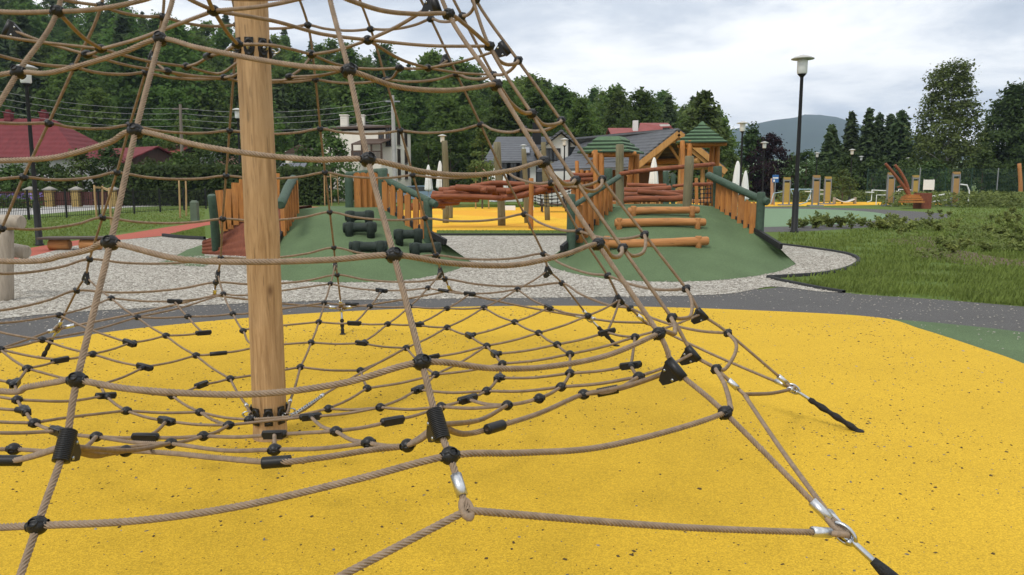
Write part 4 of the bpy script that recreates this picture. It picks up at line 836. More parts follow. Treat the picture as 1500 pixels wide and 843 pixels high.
def win(par, c, ax, wd, ht, out, sill=True, frame_m=None):
    """window in a wall: c centre, ax unit along the wall, out unit outward"""
    c = np.asarray(c, float); ax = np.asarray(ax, float); out = np.asarray(out, float); up = np.array([0, 0, 1.]); Mx = np.stack([ax, out, up], 1)
    b = MB(); fw = .09
    for sx_ in (-1, 1): b.box(c+ax*sx_*(wd/2)+out*.02, (fw, .09, ht+fw), Mx)
    for sz_ in (-1, 1): b.box(c+up*sz_*(ht/2)+out*.02, (wd-fw, .088, fw), Mx)
    b.box(c+out*.02, (.05, .07, ht-fw), Mx); f = b.build('window', frame_m or BRF, par, True)
    MB().box(c+out*.008, (wd-.02, .02, ht-.02), Mx).build('pane', GLASS, f, True)
    if sill: MB().box(c-up*(ht/2+.09)+out*.08, (wd+.2, .16, .05), Mx).build('sill', METALG, f, True)
def rect(p): return np.array([p[0], p[1], 0.])
# red hipped house
H = thing('red_roof_house', 'house with a large red tin hip roof and two red chimneys behind the board fence', 'house', (xat(20, 66), 66, 0))
Y0, Y1 = 62, 71; ze, zr = zat(231, Y0), zat(174, 66); xl, xr = xat(-150, Y0), xat(119, Y0)
A, B, C, D = [xl, Y0, ze], [xr, Y0, ze], [xr, Y1, ze], [xl, Y1, ze]; E, F = [xl+4, 66, zr], [xat(76, 66, zr), 66, zr]
b = MB(); b.add([A, B, C, D, E, F], [(0, 1, 5, 4), (1, 2, 5), (2, 3, 4, 5), (3, 0, 4), (3, 2, 1, 0)]); b.build('roof', RED, H, True)
b = MB(); b.box(((xl+xr)/2, 66.5, (ze-.05)/2), (xr-xl-1.4, 7.4, ze-.05)); b.build('wall', WALLG, H, True)
for x in (11, 63):
    b = MB(); p = at(x, 176, 65.6); b.box((p[0], 65.8, zr-.2), (.52, .5, 1.3)); b.box((p[0], 65.8, zr+.49), (.64, .6, .09)); b.box((p[0], 65.8, zr+.62), (.3, .3, .18)); b.build('chimney', RED, H, True)
for x in (-60, -20, 15, 60, 100): win(H, (xat(x, 62.75), 62.8, 1.5), (1, 0, 0), 1.1, 1.3, (0, -1, 0))
def gable(name, label, cat, P0, P1, w, ze, zr, over, mr, mw, both=True):
    """ridge runs P0 -> P1 on the ground plan, half width w"""
    P0, P1 = rect(P0), rect(P1); d = P1-P0; d /= np.linalg.norm(d); n = np.array([-d[1], d[0], 0]); H = thing(name, label, cat, (P0+P1)/2); up = np.array([0, 0, 1.])
    a, e = P0-d*over, P1+d*over; w2 = w+over*.8; z2 = ze-(zr-ze)*(w2-w)/w; b = MB(); th = up*.12
    for s_ in (-1, 1):
        Q = [a+n*w2*s_+up*z2, e+n*w2*s_+up*z2, e+up*zr, a+up*zr]; b.add(Q+[q+th for q in Q], [(0, 1, 2, 3), (7, 6, 5, 4), (0, 4, 5, 1), (1, 5, 6, 2), (3, 2, 6, 7), (0, 3, 7, 4)])
    b.build('roof', mr, H, True); b = MB(); k = .06
    L_ = [P0+n*w, P0-n*w, P1-n*w, P1+n*w]
    b.add([q for q in L_]+[q+up*(ze-.02) for q in L_]+[P0+up*(zr-.08), P1+up*(zr-.08)], [(0, 1, 5, 8, 4), (2, 3, 7, 9, 6), (1, 2, 6, 5), (3, 0, 4, 7)]); b.build('wall', mw, H, True)
    return H, P0, P1, d, n
Yg = 72
H, P0, P1, d, n = gable('red_roof_house', 'small red gabled house with a dark boarded gable end above the hedge', 'house', (xat(150, Yg+2), Yg+4), (xat(232, Yg-1), Yg-1), 3.2, zat(240, Yg), zat(217, Yg), .5, RED, DARKW)
win(H, P1+d*.02+[0, 0, 2.0], n, 1, 1.1, d)
H, P0, P1, d, n = gable('red_roof_house', 'bright red roofed outbuilding beside the wooden utility pole', 'house', (xat(258, 84), 84), (xat(290, 84), 83), 2.6, zat(228, 84), zat(214, 84), .4, RED2, DARKW)
win(H, (P0+P1)/2-n*2.62+[0, 0, 1.6], d, 1, 1, -n)
H, P0, P1, d, n = gable('pink_house', 'pink rendered house mostly hidden behind the mast and a leafy shrub', 'house', (xat(300, 74), 77), (xat(352, 74), 73), 3.0, zat(246, 74), zat(222, 74), .4, DKR, mat('pink_render', (.42, .26, .2), .9, .15, 2))
win(H, P1+d*.02+[0, 0, 2.2], n, 1, 1.1, d)
# white block house
Yw = 74; H = thing('white_house', 'tall cream house with flat brown eaves, brown porch awning and dark windows', 'house', (xat(545, Yw), Yw+3, 0))
zt = zat(185, Yw); pa = np.array([xat(470, Yw+2, 4), Yw+2.5, 0]); pb = np.array([xat(574, Yw, 4), Yw, 0]); pc = np.array([xat(602, Yw+7, 4), Yw+7, 0]); pd_ = pa+(pc-pb); up = np.array([0, 0, 1.])
b = MB(); L_ = [pa, pb, pc, pd_]; zc = zt-.35; b.add(L_+[q+up*zc for q in L_], [(0, 1, 5, 4), (1, 2, 6, 5), (2, 3, 7, 6), (3, 0, 4, 7), (4, 5, 6, 7)]); b.build('wall', WALLW, H, True)
ctr = (pa+pc)/2; b = MB(); Q = [ctr+(q-ctr)*1.08 for q in L_]; b.add([q+up*(zt-.16) for q in Q]+[q+up*zt for q in Q]+[ctr+up*(zt+.5)], [(3, 2, 1, 0), (0, 1, 5, 4), (1, 2, 6, 5), (2, 3, 7, 6), (3, 0, 4, 7), (4, 5, 8), (5, 6, 8), (6, 7, 8), (7, 4, 8)]); b.build('roof', BRF, H, True)
for x in (505, 529): b = MB(); p = at(x, 186, Yw+3); b.box((p[0], p[1], zt+.5), (.7, .7, 1.4)); b.box((p[0], p[1], zt+1.25), (.85, .85, .1)); b.build('chimney', WALLW, H, True)
f1 = (pb-pa)/np.linalg.norm(pb-pa); o1 = np.array([f1[1], -f1[0], 0]); f2 = (pc-pb)/np.linalg.norm(pc-pb); o2 = np.array([f2[1], -f2[0], 0])
for t_, y, w_, h_ in ((.86, 200, .5, .8), (.96, 199, .5, 1.9), (.30, 230, 1., 1.2), (.5, 230, 1., 1.2)): q = pa+(pb-pa)*t_; win(H, [q[0], q[1], zat(y, Yw)], f1, w_, h_, o1)
for t_ in (.34, .72):
    for y in (203, 229, 252): q = pb+(pc-pb)*t_; win(H, [q[0], q[1], zat(y, Yw+3.)], f2, .9, 1.25, o2)
b = MB(); q0, q1 = pa+(pb-pa)*.60, pa+(pb-pa)*1.0; zA, zB = zat(205, Yw), zat(212, Yw-2); Q = [q0+up*zA, q1+up*zA, q1+o1*2.2+up*zB, q0+o1*2.2+up*zB]; b.add(Q+[q+up*.12 for q in Q], [(3, 2, 1, 0), (4, 5, 6, 7), (0, 1, 5, 4), (1, 2, 6, 5), (2, 3, 7, 6), (3, 0, 4, 7)]); b.build('awning', BRF, H, True)
b = MB(); zf = zat(238, Yw); b.prism([q0, q1, q1+o1*2.1, q0+o1*2.1], up*zf); b.build('porch', WALLW, H, True)
for u in (.0, .33, .66, 1.): b = MB(); q = q0+(q1-q0)*u+o1*2.0; b.bar(q+up*zf, q+up*(zB+.05), .16, .16); b.build('porch_post', BRF, H, True)
b = MB(); q = q0+o1*2.05; e = q1+o1*2.05; b.bar(q+up*(zf+.95), e+up*(zf+.95), .07, .09)
for u in np.linspace(0, 1, 24): p = q+(e-q)*u; b.bar(p+up*zf, p+up*(zf+.95), .05, .03)
b.build('porch_railing', BRF, H, True)
b = MB(); b.box((xat(487, 71), 72, zat(236, 71)/2), (xat(528, 71)-xat(446, 71), 3, zat(228, 71))); b.build('wing', WALLW, H, True)
H = thing('white_shed', 'low cream outbuilding with a brown pitched roof left of the leafy tree', 'house', (xat(438, 76), 77, 0))
b = MB(); b.box((xat(440, 76), 77, zat(222, 76)/2), (2.4, 3, zat(222, 76))); b.build('wall', WALLW, H, True); b = MB(); x0, x1 = xat(415, 75), xat(462, 75); b.prism([[x0, 75.2, zat(225, 75)], [x1, 75.2, zat(225, 75)], [(x0+x1)/2, 75.2, zat(212, 75)]], (0, 4, 0)); b.build('roof', BRF, H, True)
t = thing('solar_array', 'slanted row of dark solar panels in front of the cream house', 'solar panels', (xat(430, 62), 62, 0))
x0, x1 = xat(411, 62), xat(449, 62); zA, zB = zat(247, 61.5), zat(239, 62.5)
for i in range(4):
    u0, u1 = x0+(x1-x0)*i/4+.03, x0+(x1-x0)*(i+1)/4-.03; b = MB(); Q = [[u0, 61.5, zA], [u1, 61.5, zA], [u1, 62.6, zB], [u0, 62.6, zB]]; Q = np.array(Q); b.add(np.vstack([Q, Q-[0, -.02, .05]]), [(0, 1, 2, 3), (7, 6, 5, 4), (0, 4, 5, 1), (1, 5, 6, 2), (2, 6, 7, 3), (3, 7, 4, 0)]); pn = b.build('panel', SOLAR, t, True)
b = MB()
for u in (x0+.1, (x0+x1)/2, x1-.1): b.bar((u, 61.6, 0), (u, 61.6, zA), .08, .08); b.bar((u, 62.5, 0), (u, 62.5, zB-.05), .08, .08)
b.build('rack', METALG, t, True)
# dark roofed guest house
Yd = 62; H = thing('dark_roof_house', 'white house with a dark tiled roof and pointed white gable left of the timber pavilion', 'house', (xat(800, Yd), Yd+4, 0))
zw = zat(237, Yd); x0, x1 = xat(716, Yd), xat(790, Yd); b = MB(); zr = zat(203, Yd+4.5)
Q = np.array([[x0-.4, Yd-.3, zw-.1], [x1+3, Yd-.3, zw-.1], [x1+3, Yd+4.5, zr], [x0+.6, Yd+4.5, zr], [x0-.4, Yd+9, zw-.1], [x1+3, Yd+9, zw-.1]]); b.add(np.vstack([Q[:4], Q[:4]+[0, 0, .14]]), [(3, 2, 1, 0), (4, 5, 6, 7), (0, 1, 5, 4), (1, 2, 6, 5), (3, 0, 4, 7)]); b.add(Q[[3, 2, 5, 4]], [(0, 1, 2, 3)]); b.build('roof', DKR, H, True)
b = MB(); b.add([[x0, Yd+.3, 0], [x1, Yd+.3, 0], [x1, Yd+8.4, 0], [x0, Yd+8.4, 0], [x0, Yd+.3, zw-.05], [x1, Yd+.3, zw-.05], [x1, Yd+8.4, zw-.05], [x0, Yd+8.4, zw-.05]], [(0, 1, 5, 4), (1, 2, 6, 5), (2, 3, 7, 6), (3, 0, 4, 7)]); b.build('wall', WALLG, H, True)
Yf = Yd-1.2; xl, xr, xm = xat(783, Yf), xat(858, Yf), xat(821, Yf); za, zl = zat(194, Yf), zat(224, Yf)
b = MB(); zl2 = zl+.1; xl2, xr2 = xl+.35, xr-.35; b.prism([[xl2, Yf, 0], [xr2, Yf, 0], [xr2, Yf, zl2], [xm, Yf, za-.12], [xl2, Yf, zl2]], (0, 8, 0)); b.build('gable_wall', WALLG, H, True)
b = MB()
for s_ in (-1, 1):
    xe = xl if s_ < 0 else xr; Q = np.array([[xm, Yf-.5, za], [xm, Yf+8.2, za], [xe, Yf+8.2, zl-.1], [xe, Yf-.5, zl-.1]]); b.add(np.vstack([Q, Q+[0, 0, .22]]), [(0, 1, 2, 3), (7, 6, 5, 4), (0, 4, 5, 1), (1, 5, 6, 2), (2, 6, 7, 3), (3, 7, 4, 0)])
b.build('gable_roof', DKR, H, True)
for x, y, w_, h_ in ((804, 227, .55, .9), (815, 227, .5, .9), (838, 226, .5, 1.), (795, 258, 1., 1.4)): win(H, (xat(x, Yf), Yf-.01, zat(y, Yf)), (1, 0, 0), w_, h_, (0, -1, 0), frame_m=BLKM)
for x in (752, 766, 738): win(H, (xat(x, Yd), Yd+.29, zat(256, Yd)), (1, 0, 0), 1.0, 1.9, (0, -1, 0), frame_m=BLKM)
p = at(788, 205, Yd); b = MB(); b.box((p[0], Yd+3.2, zr+.2), (.7, .7, 2.0)); b.build('chimney', BLKM, H, True); b = MB(); b.bar((xat(833, Yf), Yf-.1, zat(232, Yf)), (xat(833, Yf), Yf-.1, zat(206, Yf)), .16, .16); b.build('flue', BLKM, H, True)
b = MB(); Q = np.array([[xat(769, Yd), Yd+.7, zat(229, Yd)], [xat(776, Yd), Yd+.7, zat(229, Yd)], [xat(776, Yd), Yd+1.9, zat(221, Yd+1.2)], [xat(769, Yd), Yd+1.9, zat(221, Yd+1.2)]])+[0, -.15, .3]; b.prism(Q, (0, .05, -.1)); b.build('skylight', METALG, H, True)
# timber pavilion
Yp = 48; H = thing('timber_pavilion', 'open log pavilion with a steep slate roof and orange verge boards behind the towers', 'pavilion', (xat(960, Yp), Yp+4, 0)); back = np.array([-5.2, 9.0, 0])
xa, za = xat(979, Yp, 5), zat(193, Yp); xl, zl = xat(908, Yp, 2.5), zat(249, Yp); xr = 2*xa-xl; A = np.array([xa, Yp, za]); Lf = np.array([xl, Yp, zl]); Rt = np.array([xr, Yp, zl]); d = np.array([.5, -.9, 0])*.9
b = MB()
Bk = at(849, 208, 57.2); Pm = at(836, 231, 57.0); Pe = at(786, 252, 56.0); up_ = np.array([0, 0, .16]); Q5 = [A+d, Lf+d, Pe, Pm, Bk]; b.add([q for q in Q5]+[q+up_ for q in Q5], [(4, 3, 2, 1, 0), (5, 6, 7, 8, 9)]+[(i, (i+1) % 5, (i+1) % 5+5, i+5) for i in range(5)])
for e in (Rt,):
    Q = np.array([A+d, e+d, e+back*.97, A+back*.97]); b.add(np.vstack([Q, Q+[0, 0, .16]]), [(0, 1, 2, 3), (7, 6, 5, 4), (0, 4, 5, 1), (1, 5, 6, 2), (2, 6, 7, 3), (3, 7, 4, 0)])
pass
b.build('roof', DKR, H, True)
for e in (Lf, Rt): b = MB(); b.bar(A+d*1.06-[0, 0, .16], e+d*1.06-[0, 0, .16], .07, .34); b.bar(A+d*.8-[0, 0, .42], e+d*.8-[0, 0, .42], .1, .2); b.build('verge_board', LOGP, H, True)
wl = Lf+back*.45; wr = Rt+back*.45; wa = A+back*.45; b = MB(); b.poly([[wl[0], wl[1], 0], [wr[0], wr[1], 0], wr-[0, 0, .05], wa-[0, 0, .05], wl-[0, 0, .05]]); b.build('back_wall', WOODIN, H, True)
for u, hh in ((.12, 0), (.36, 0), (.64, 0), (.88, 0)):
    p = Lf+(Rt-Lf)*u; zt = zl+(za-zl)*(1-abs(2*u-1))-.35; b = MB(); b.log([p[0], p[1]+.1, 0], [p[0], p[1]+.1, zt], .15, .13, 12, 6, .004, seed=int(u*99)); b.build('log_post', LOGP, H, True)
    if .2 < u < .8: s_ = -1 if u > .5 else 1; b = MB(); b.log([p[0], p[1]+.1, zl+.5], [p[0]+s_*.75, p[1]+.1, zl+1.55], .09, .09, 10, 4, .01); b.build('brace', LOGP, H, True)
b = MB(); b.log(Lf+[.4, .1, .15], Rt+[-.4, .1, .15], .14, .14, 12, 6); b.build('tie_beam', LOGP, H, True)
for u in (.5, .25, .76): p = Lf+(Rt-Lf)*u; z = zl+(za-zl)*(1-abs(2*u-1))-.55; b = MB(); q = np.array([p[0], p[1]-.1, z]); b.log(q+d*.6, q+back*.4, .19, .19, 14, 4, 0); b.build('purlin_log', LOGP, H, True)
b = MB(); p0 = Lf+(Rt-Lf)*.1; p1 = Lf+(Rt-Lf)*.62; p0[2] = p1[2] = 1.3
for z in (1.25, 1.05, .3): b.bar(p0*[1, 1, 0]+[0, 0, z], p1*[1, 1, 0]+[0, 0, z], .06, .14)
for u in np.linspace(0, 1, 12): q = p0+(p1-p0)*u; b.bar(q*[1, 1, 0]+[0, .05, .25], q*[1, 1, 0]+[0, .05, 1.25], .10, .05)
b.build('railing', LOGP, H, True)
# red roofed house behind the pavilion
H, P0, P1, d, n = gable('red_roof_house', 'red metal roofed house with a small white dormer behind the dark pavilion roof', 'house', (xat(897, 78), 80), (xat(985, 78), 80), 3.4, zat(203, 77), zat(189.5, 80), .3, RED2, WALLG)
b = MB(); b.box((xat(974, 78), 79.5, zat(189, 78)), (xat(981, 78)-xat(967, 78), 1.4, 1.0)); b.build('dormer', WALLG, H, True)
b = MB(); x0, x1 = xat(934, 78), xat(983, 78); Q = np.array([[x0-.2, 77.4, zat(198, 78)], [xat(967, 78), 77.4, zat(196, 78)], [xat(970, 78), 78.6, zat(187, 78)], [x1, 78.6, zat(186.5, 78)], [x1, 80.5, zat(181.5, 80)], [x0+.5, 80.5, zat(181.5, 80)]]); b.prism(Q, (0, .02, .12)); b.build('dormer_roof', RED2, H, True)
win(H, (xat(974, 78), 78.78, zat(190, 78)), (1, 0, 0), .8, .5, (0, -1, 0)); b = MB(); b.box((xat(931, 78), 79, zat(187, 78)), (.5, .5, 1.5)); b.build('chimney', WALLG, H, True)
# ------------------------------------------------------------------ fences, pillars, posts
BRICK = mat('yellow_brick', (.40, .29, .10), .9, .3, 5); N_, L_n, b_n = nodes(BRICK); tc_ = N_.new('ShaderNodeTexCoord'); br_ = N_.new('ShaderNodeTexBrick'); br_.inputs['Scale'].default_value = 5; br_.inputs['Color1'].default_value = (.46, .33, .10, 1); br_.inputs['Color2'].default_value = (.36, .25, .08, 1); br_.inputs['Mortar'].default_value = (.14, .10, .06, 1); br_.inputs['Mortar Size'].default_value = .04
mp_ = N_.new('ShaderNodeMapping'); mp_.inputs['Rotation'].default_value = (PI/2, 0, 0); L_n.new(tc_.outputs['Object'], mp_.inputs[0]); L_n.new(mp_.outputs[0], br_.inputs['Vector']); L_n.new(br_.outputs['Color'], b_n.inputs['Base Color'])
MAROON = mat('maroon_board', (.085, .028, .022), .7, .3, 8, bump=.2, bscale=10, stretch=(3, 1, .3)); CAPM = mat('concrete_cap', (.30, .28, .25), .9, .3, 10)
t = thing('board_fence', 'dark maroon board fence with yellow brick pillars along the far side of the road', 'fence', gz(80, 303))
Yb = 54; xs_ = [-120, -60, -10, 45, 73, 112, 166]
for i, x in enumerate(xs_):
    xc = xat(x, Yb); zt = zat(279, Yb); b = MB(); b.box((xc, Yb, zt/2), (.52, .52, zt)); p = b.build('pillar', BRICK, t, True); b = MB(); b.box((xc, Yb, zt+.05), (.70, .70, .09)); b.box((xc, Yb, zt+.18), (.60, .60, .16), taper=.15); b.build('cap', CAPM, p, True)
    if i < len(xs_)-1:
        x2 = xat(xs_[i+1], Yb); b = MB(); n = max(3, int((x2-xc-.5)/.16)); rg = np.random.default_rng(i)
        for k in range(n): u = xc+.29+(x2-xc-.58)*(k+.5)/n; hh = zat(282, Yb)+.05*rg.random(); b.box((u, Yb+.02*(k % 2), hh/2+.05), (.13, .03, hh-.1))
        b.box(((xc+x2)/2, Yb+.06, .4), (x2-xc-.54, .05, .1)); b.box(((xc+x2)/2, Yb+.06, 1.0), (x2-xc-.54, .05, .1)); b.build('board_panel', MAROON, t, True)
x0, x1 = xat(166, Yb)+.3, xat(196, Yb+2); b = MB()
for k in range(12): u = x0+(x1-x0)*k/11; b.box((u, Yb+.1*k/6, .62), (.13, .03, 1.2))
b.build('board_panel', MAROON, t, True)
t = thing('mesh_fence', 'low black wire mesh fence on posts between the lawn and the pale road', 'fence', gz(197, 315))
FP = [gz(*q) for q in ((-70, 336), (-20, 329), (43, 323), (98, 319.5), (146, 316.5), (197, 313.5), (235, 311), (270, 308.5), (302, 306.5), (345, 304), (400, 301), (460, 298), (520, 295.5))]
for i, p in enumerate(FP):
    b = MB(); b.bar(p, p+[0, 0, 1.32], .07, .07); b.box(p+[0, 0, 1.33], (.085, .085, .02)); b.build('fence_post', BLKM, t, True)
    if i < len(FP)-1:
        q = FP[i+1]; dd = q-p; n = int(np.linalg.norm(dd)/.14); b = MB()
        for k in range(1, n): u = p+dd*k/n; b.bar(u+[0, 0, .06], u+[0, 0, 1.24], .014, .014)
        for z in (.1, .45, .82, 1.2): b.bar(p+[0, 0, z], q+[0, 0, z], .016, .018)
        b.build('mesh_panel', BLKM, t, True)
GMESH = mat('dark_green_wire', (.02, .05, .035), .5)
t = thing('mesh_fence', 'tall dark green wire fence in front of the trees at the right', 'fence', (xat(1420, 70), 70, 0))
for i, x in enumerate(range(1270, 1560, 38)):
    xc = xat(x, 70); b = MB(); b.tube([(xc, 70, 0), (xc, 70, 3.0)], .05, 8); b.build('fence_post', METALG if i in (2, 5) else GMESH, t, True); x2 = xat(x+38, 70); b = MB()
    for k in range(1, 16): b.bar((xc+(x2-xc)*k/16, 70, .05), (xc+(x2-xc)*k/16, 70, 2.9), .02, .02)
    for z in np.linspace(.1, 2.9, 9): b.bar((xc, 70, z), (x2, 70, z), .02, .02)
    b.build('mesh_panel', GMESH, t, True)
def stakes(label, spec, Yoff=0):
    g0 = gz(*spec[0][:2]); t = thing('tree_stakes', label, 'tree stakes', g0); tops = []
    for x, y, xt, yt in spec:
        g = gz(x, y); p = at(xt, yt, g[1]); b = MB(); b.log(g, p, .045, .04, 8, 4, .004, seed=int(x)); b.build('stake', TANW, t, True); tops.append(p)
    if len(tops) > 2: b = MB(); [b.bar(tops[i]-[0, 0, .08], tops[i+1]-[0, 0, .08], .05, .09) for i in range(len(tops)-1)]; b.build('crossbar', TANW, t, True)
    return t
stakes('three pale stakes joined by a crossbar on the lawn before the maroon board fence', [(142, 322, 138, 272), (150, 318, 150, 273), (163, 331, 160, 276)])
stakes('pair of pale upright stakes on the lawn before the dark hedge', [(264, 320, 262, 264), (273, 317, 272, 266)])
stakes('pair of pale stakes above the crest of the left mound', [(486, 302, 484, 255), (496, 300, 494, 258), (476, 303, 475, 257)])
stakes('three slim pale stakes round a sapling left of the bridge posts', [(697, 306, 697, 243), (706, 304, 706, 246), (716, 306, 714, 252)])
t = thing('marker_post', 'short grey green square post on the lawn beside the paired stakes', 'post', gz(286, 324)); g = gz(286, 324); b = MB(); b.box((g[0], g[1], .40), (.28, .28, .80)); b.box((g[0], g[1], .84), (.30, .30, .1), taper=.5); b.build('body', mat('sage_box', (.10, .13, .09), .7, .2, 5), t, True)
# ------------------------------------------------------------------ lamps
LGL = mat('lamp_glass', (.66, .67, .66), .35, .06, 10); LCAP = mat('lamp_cap', (.42, .42, .40), .5, .15, 10)
def make_lamp(label):
    t = thing('street_lamp', label, 'street lamp', (0, 0, 0), group='park lamps')
    b = MB(); b.lathe([(.11, 0), (.11, .04), (.085, .06), (.082, 1.05), (.065, 1.10), (.055, 1.16), (.042, 4.02), (.05, 4.05), (.09, 4.09), (.115, 4.12), (.001, 4.13)], 16); b.build('post', BLKM, t)
    b = MB(); b.lathe([(.105, 4.122), (.128, 4.15), (.132, 4.45), (.12, 4.475)], 20); l = b.build('lantern', LGL, t); b = MB()
    b.lathe([(.12, 4.478), (.285, 4.492), (.29, 4.51), (.20, 4.555), (.05, 4.60), (.001, 4.605)], 24); b.build('cap', LCAP, t); return t
lamp0 = make_lamp('black post lamp with a flat cap and white lantern on the left lawn'); g = gz(58, 360); lamp0.location = (g[0], g[1], 0); BASE[lamp0.name] = np.array([g[0], g[1], 0])
for x, Y, s_, lb in ((1175, 25.5, 1.24, 'tall black post lamp with a wide flat cap beside the right hand mound'), (648, 48, 1, 'small lamp just above a bridge post, left of the closed parasols'), (767, 60, 1, 'small lamp against the dark tiled house roof'), (827, 52, 1, 'black lamp post in front of the white gable'), (1087, 38, 1, 'slim lamp rising among the trees right of the tall tower roof'), (1120, 56, 1, 'lamp standing before the purple leaved tree'), (1198, 75, 1, 'faint lamp just right of the tall black post lamp'), (1249, 68, 1, 'distant lamp before the spruces, left of another distant lamp'), (1263, 85, 1, 'distant lamp before the spruces, right of another distant lamp'), (1332, 90, 1, 'distant lamp above the leaning red timbers'), (1426, 90, 1, 'distant lamp before the dark tree at far right'), (350, 58, 1.55, 'lamp head peeping out left of the timber mast')):
    dup(lamp0, (xat(x, Y, 1.6+(269-210)/1125*Y if Y > 30 else 5.2), Y, 0), label=lb, scale=s_)
# ------------------------------------------------------------------ closed parasols
UMB = mat('white_canvas', (.70, .70, .68), .85, .1, 6, bump=.3, bscale=8, stretch=(1, 1, .2))
def make_umb(label):
    t = thing('parasol', label, 'parasol', (0, 0, 0), group='closed white parasols'); n = 40; zs = np.array([.55, .6, .75, 1.1, 1.5, 1.9, 2.2, 2.42, 2.52, 2.56]); rs = np.array([.20, .27, .27, .25, .215, .175, .13, .085, .05, .01]); a = np.arange(n)*2*PI/n
    V = np.stack([np.stack([r*(1+.16*np.cos(8*a+z*.6))*np.cos(a), r*(1+.16*np.cos(8*a+z*.6))*np.sin(a), np.full(n, z)+(.05*np.cos(8*a) if z < .7 else 0)], -1) for r, z in zip(rs, zs)]); gridmesh('canopy', V, UMB, t, closed=True)
    b = MB(); b.lathe([(.27, 1.12), (.268, 1.15)], 20); b.torus((0, 0, 1.3), .232, .012, n=24, k=6); b.build('tie', UMB, t); b = MB(); b.lathe([(.3, 0), (.3, .06), (.04, .07), (.03, .1), (.03, .8)], 14); b.build('stand', METALG, t); return t
um = make_umb('closed white parasol, left of the pair by the far bridge'); Y = 57; um.location = (xat(628, Y), Y, .55); um.scale = (1, 1, .95); BASE[um.name] = np.array(um.location)
for x, Y, z, s_, lb in ((645, 55, .7, .98, 'closed white parasol, right of the pair by the far bridge'), (725, 56, .3, .95, 'closed white parasol half hidden behind a bridge post'), (740, 57, .15, .9, 'closed white parasol right of the thickest bridge post'), (957, 45, .55, 1.0, 'closed white parasol in front of the log pavilion'), (1079, 45, .35, 1.0, 'taller closed white parasol behind the right handrail'), (1091, 48, .1, .9, 'shorter closed white parasol behind the right handrail')):
    dup(um, (xat(x, Y), Y, z), rz=x*.7, label=lb, scale=s_)
DECK = mat('terrace_deck', (.30, .27, .23), .9, .3, 2); 
for x0, x1, Y, h in ((600, 790, 53, .62), (925, 1110, 43, .5)):
    b = MB(); b.box(((xat(x0, Y)+xat(x1, Y))/2, Y+3.2, h/2-.25), (xat(x1, Y)-xat(x0, Y), 7.5, h-.3)); o = b.build('terrace_ground', GS); tag(o, kind='structure')
# ------------------------------------------------------------------ small far things
for x0, x1, y, lb in ((738, 755, 302, 'low white concrete block left of the second white block behind the bridge'), (767, 782, 301, 'low white concrete block right of the first white block behind the bridge')):
    Y = 47; b = MB(); w_ = xat(x1, Y)-xat(x0, Y); xc = (xat(x0, Y)+xat(x1, Y))/2; z0 = .12; b.box((xc, Y, z0), (w_, .4, .24)); b.box((xc, Y, z0+.135), (w_*.97, .36, .03)); tag(b.build('concrete_block', WHITEP, at=(xc, Y, 0)), lb, 'block')
CARP = mat('car_paint', (.16, .24, .32), .3, spec=.5, coat=.5); TYRE = mat('tyre', (.015, .015, .015), .8)
Y = 64; xc = xat(613, Y); t = thing('parked_car', 'pale blue car parked left of the closed parasols', 'car', (xc, Y, 0)); z0 = zat(283, Y)
body = [(-2.0, .35), (-2.0, .8), (-1.5, .95), (-.9, 1.42), (.6, 1.46), (1.35, .98), (2.0, .85), (2.05, .38)]
b = MB(); b.prism([(xc+x, Y-.8, z) for x, z in body], (0, 1.6, 0)); b.build('body', CARP, t, True); b = MB(); b.prism([(xc-1.3, Y-.81, .98), (xc-.85, Y-.81, 1.36), (xc+.52, Y-.81, 1.38), (xc+1.1, Y-.81, 1.0)], (0, 1.62, 0)); b.build('side_window', GLASS, t, True)
for x in (-1.25, 1.3):
    for y in (-.75, .75): b = MB(); b.lathe([(.001, -.1), (.2, -.1), (.31, -.09), (.33, -.05), (.33, .05), (.31, .09), (.2, .1), (.001, .1)], 18, (xc+x, Y+y, .33), M=frame((0, 1, 0))); b.build('wheel', TYRE, t, True)
t = thing('picnic_table', 'dark picnic table with benches behind the netting bridge', 'picnic table', (xat(812, 44), 44, 0)); xc = xat(812, 44)
b = MB(); [b.box((xc, 43.7+k*.2, .74), (1.9, .18, .05)) for k in range(4)]; b.build('top', BW, t, True)
for s_ in (-1, 1): b = MB(); b.box((xc, 44+s_*.8, .44), (1.9, .26, .05)); b.build('seat', BW, t, True); b = MB(); b.bar((xc+s_*.7, 43.2, 0), (xc+s_*.7, 43.85, .72), .08, .1); b.bar((xc+s_*.7, 44.8, 0), (xc+s_*.7, 44.15, .72), .08, .1); b.bar((xc+s_*.7, 43.1, .40), (xc+s_*.7, 44.9, .40), .08, .1); b.build('leg', BW, t, True)
ORP = mat('orange_panel', (.36, .215, .08), .5, .12, 5); YLP = mat('yellow_panel', (.37, .26, .07), .5, .12, 5); SIGNB = mat('blue_sign', (.03, .12, .34), .5); SKYB = mat('pale_blue_bar', (.30, .42, .48), .4, metal=.2)
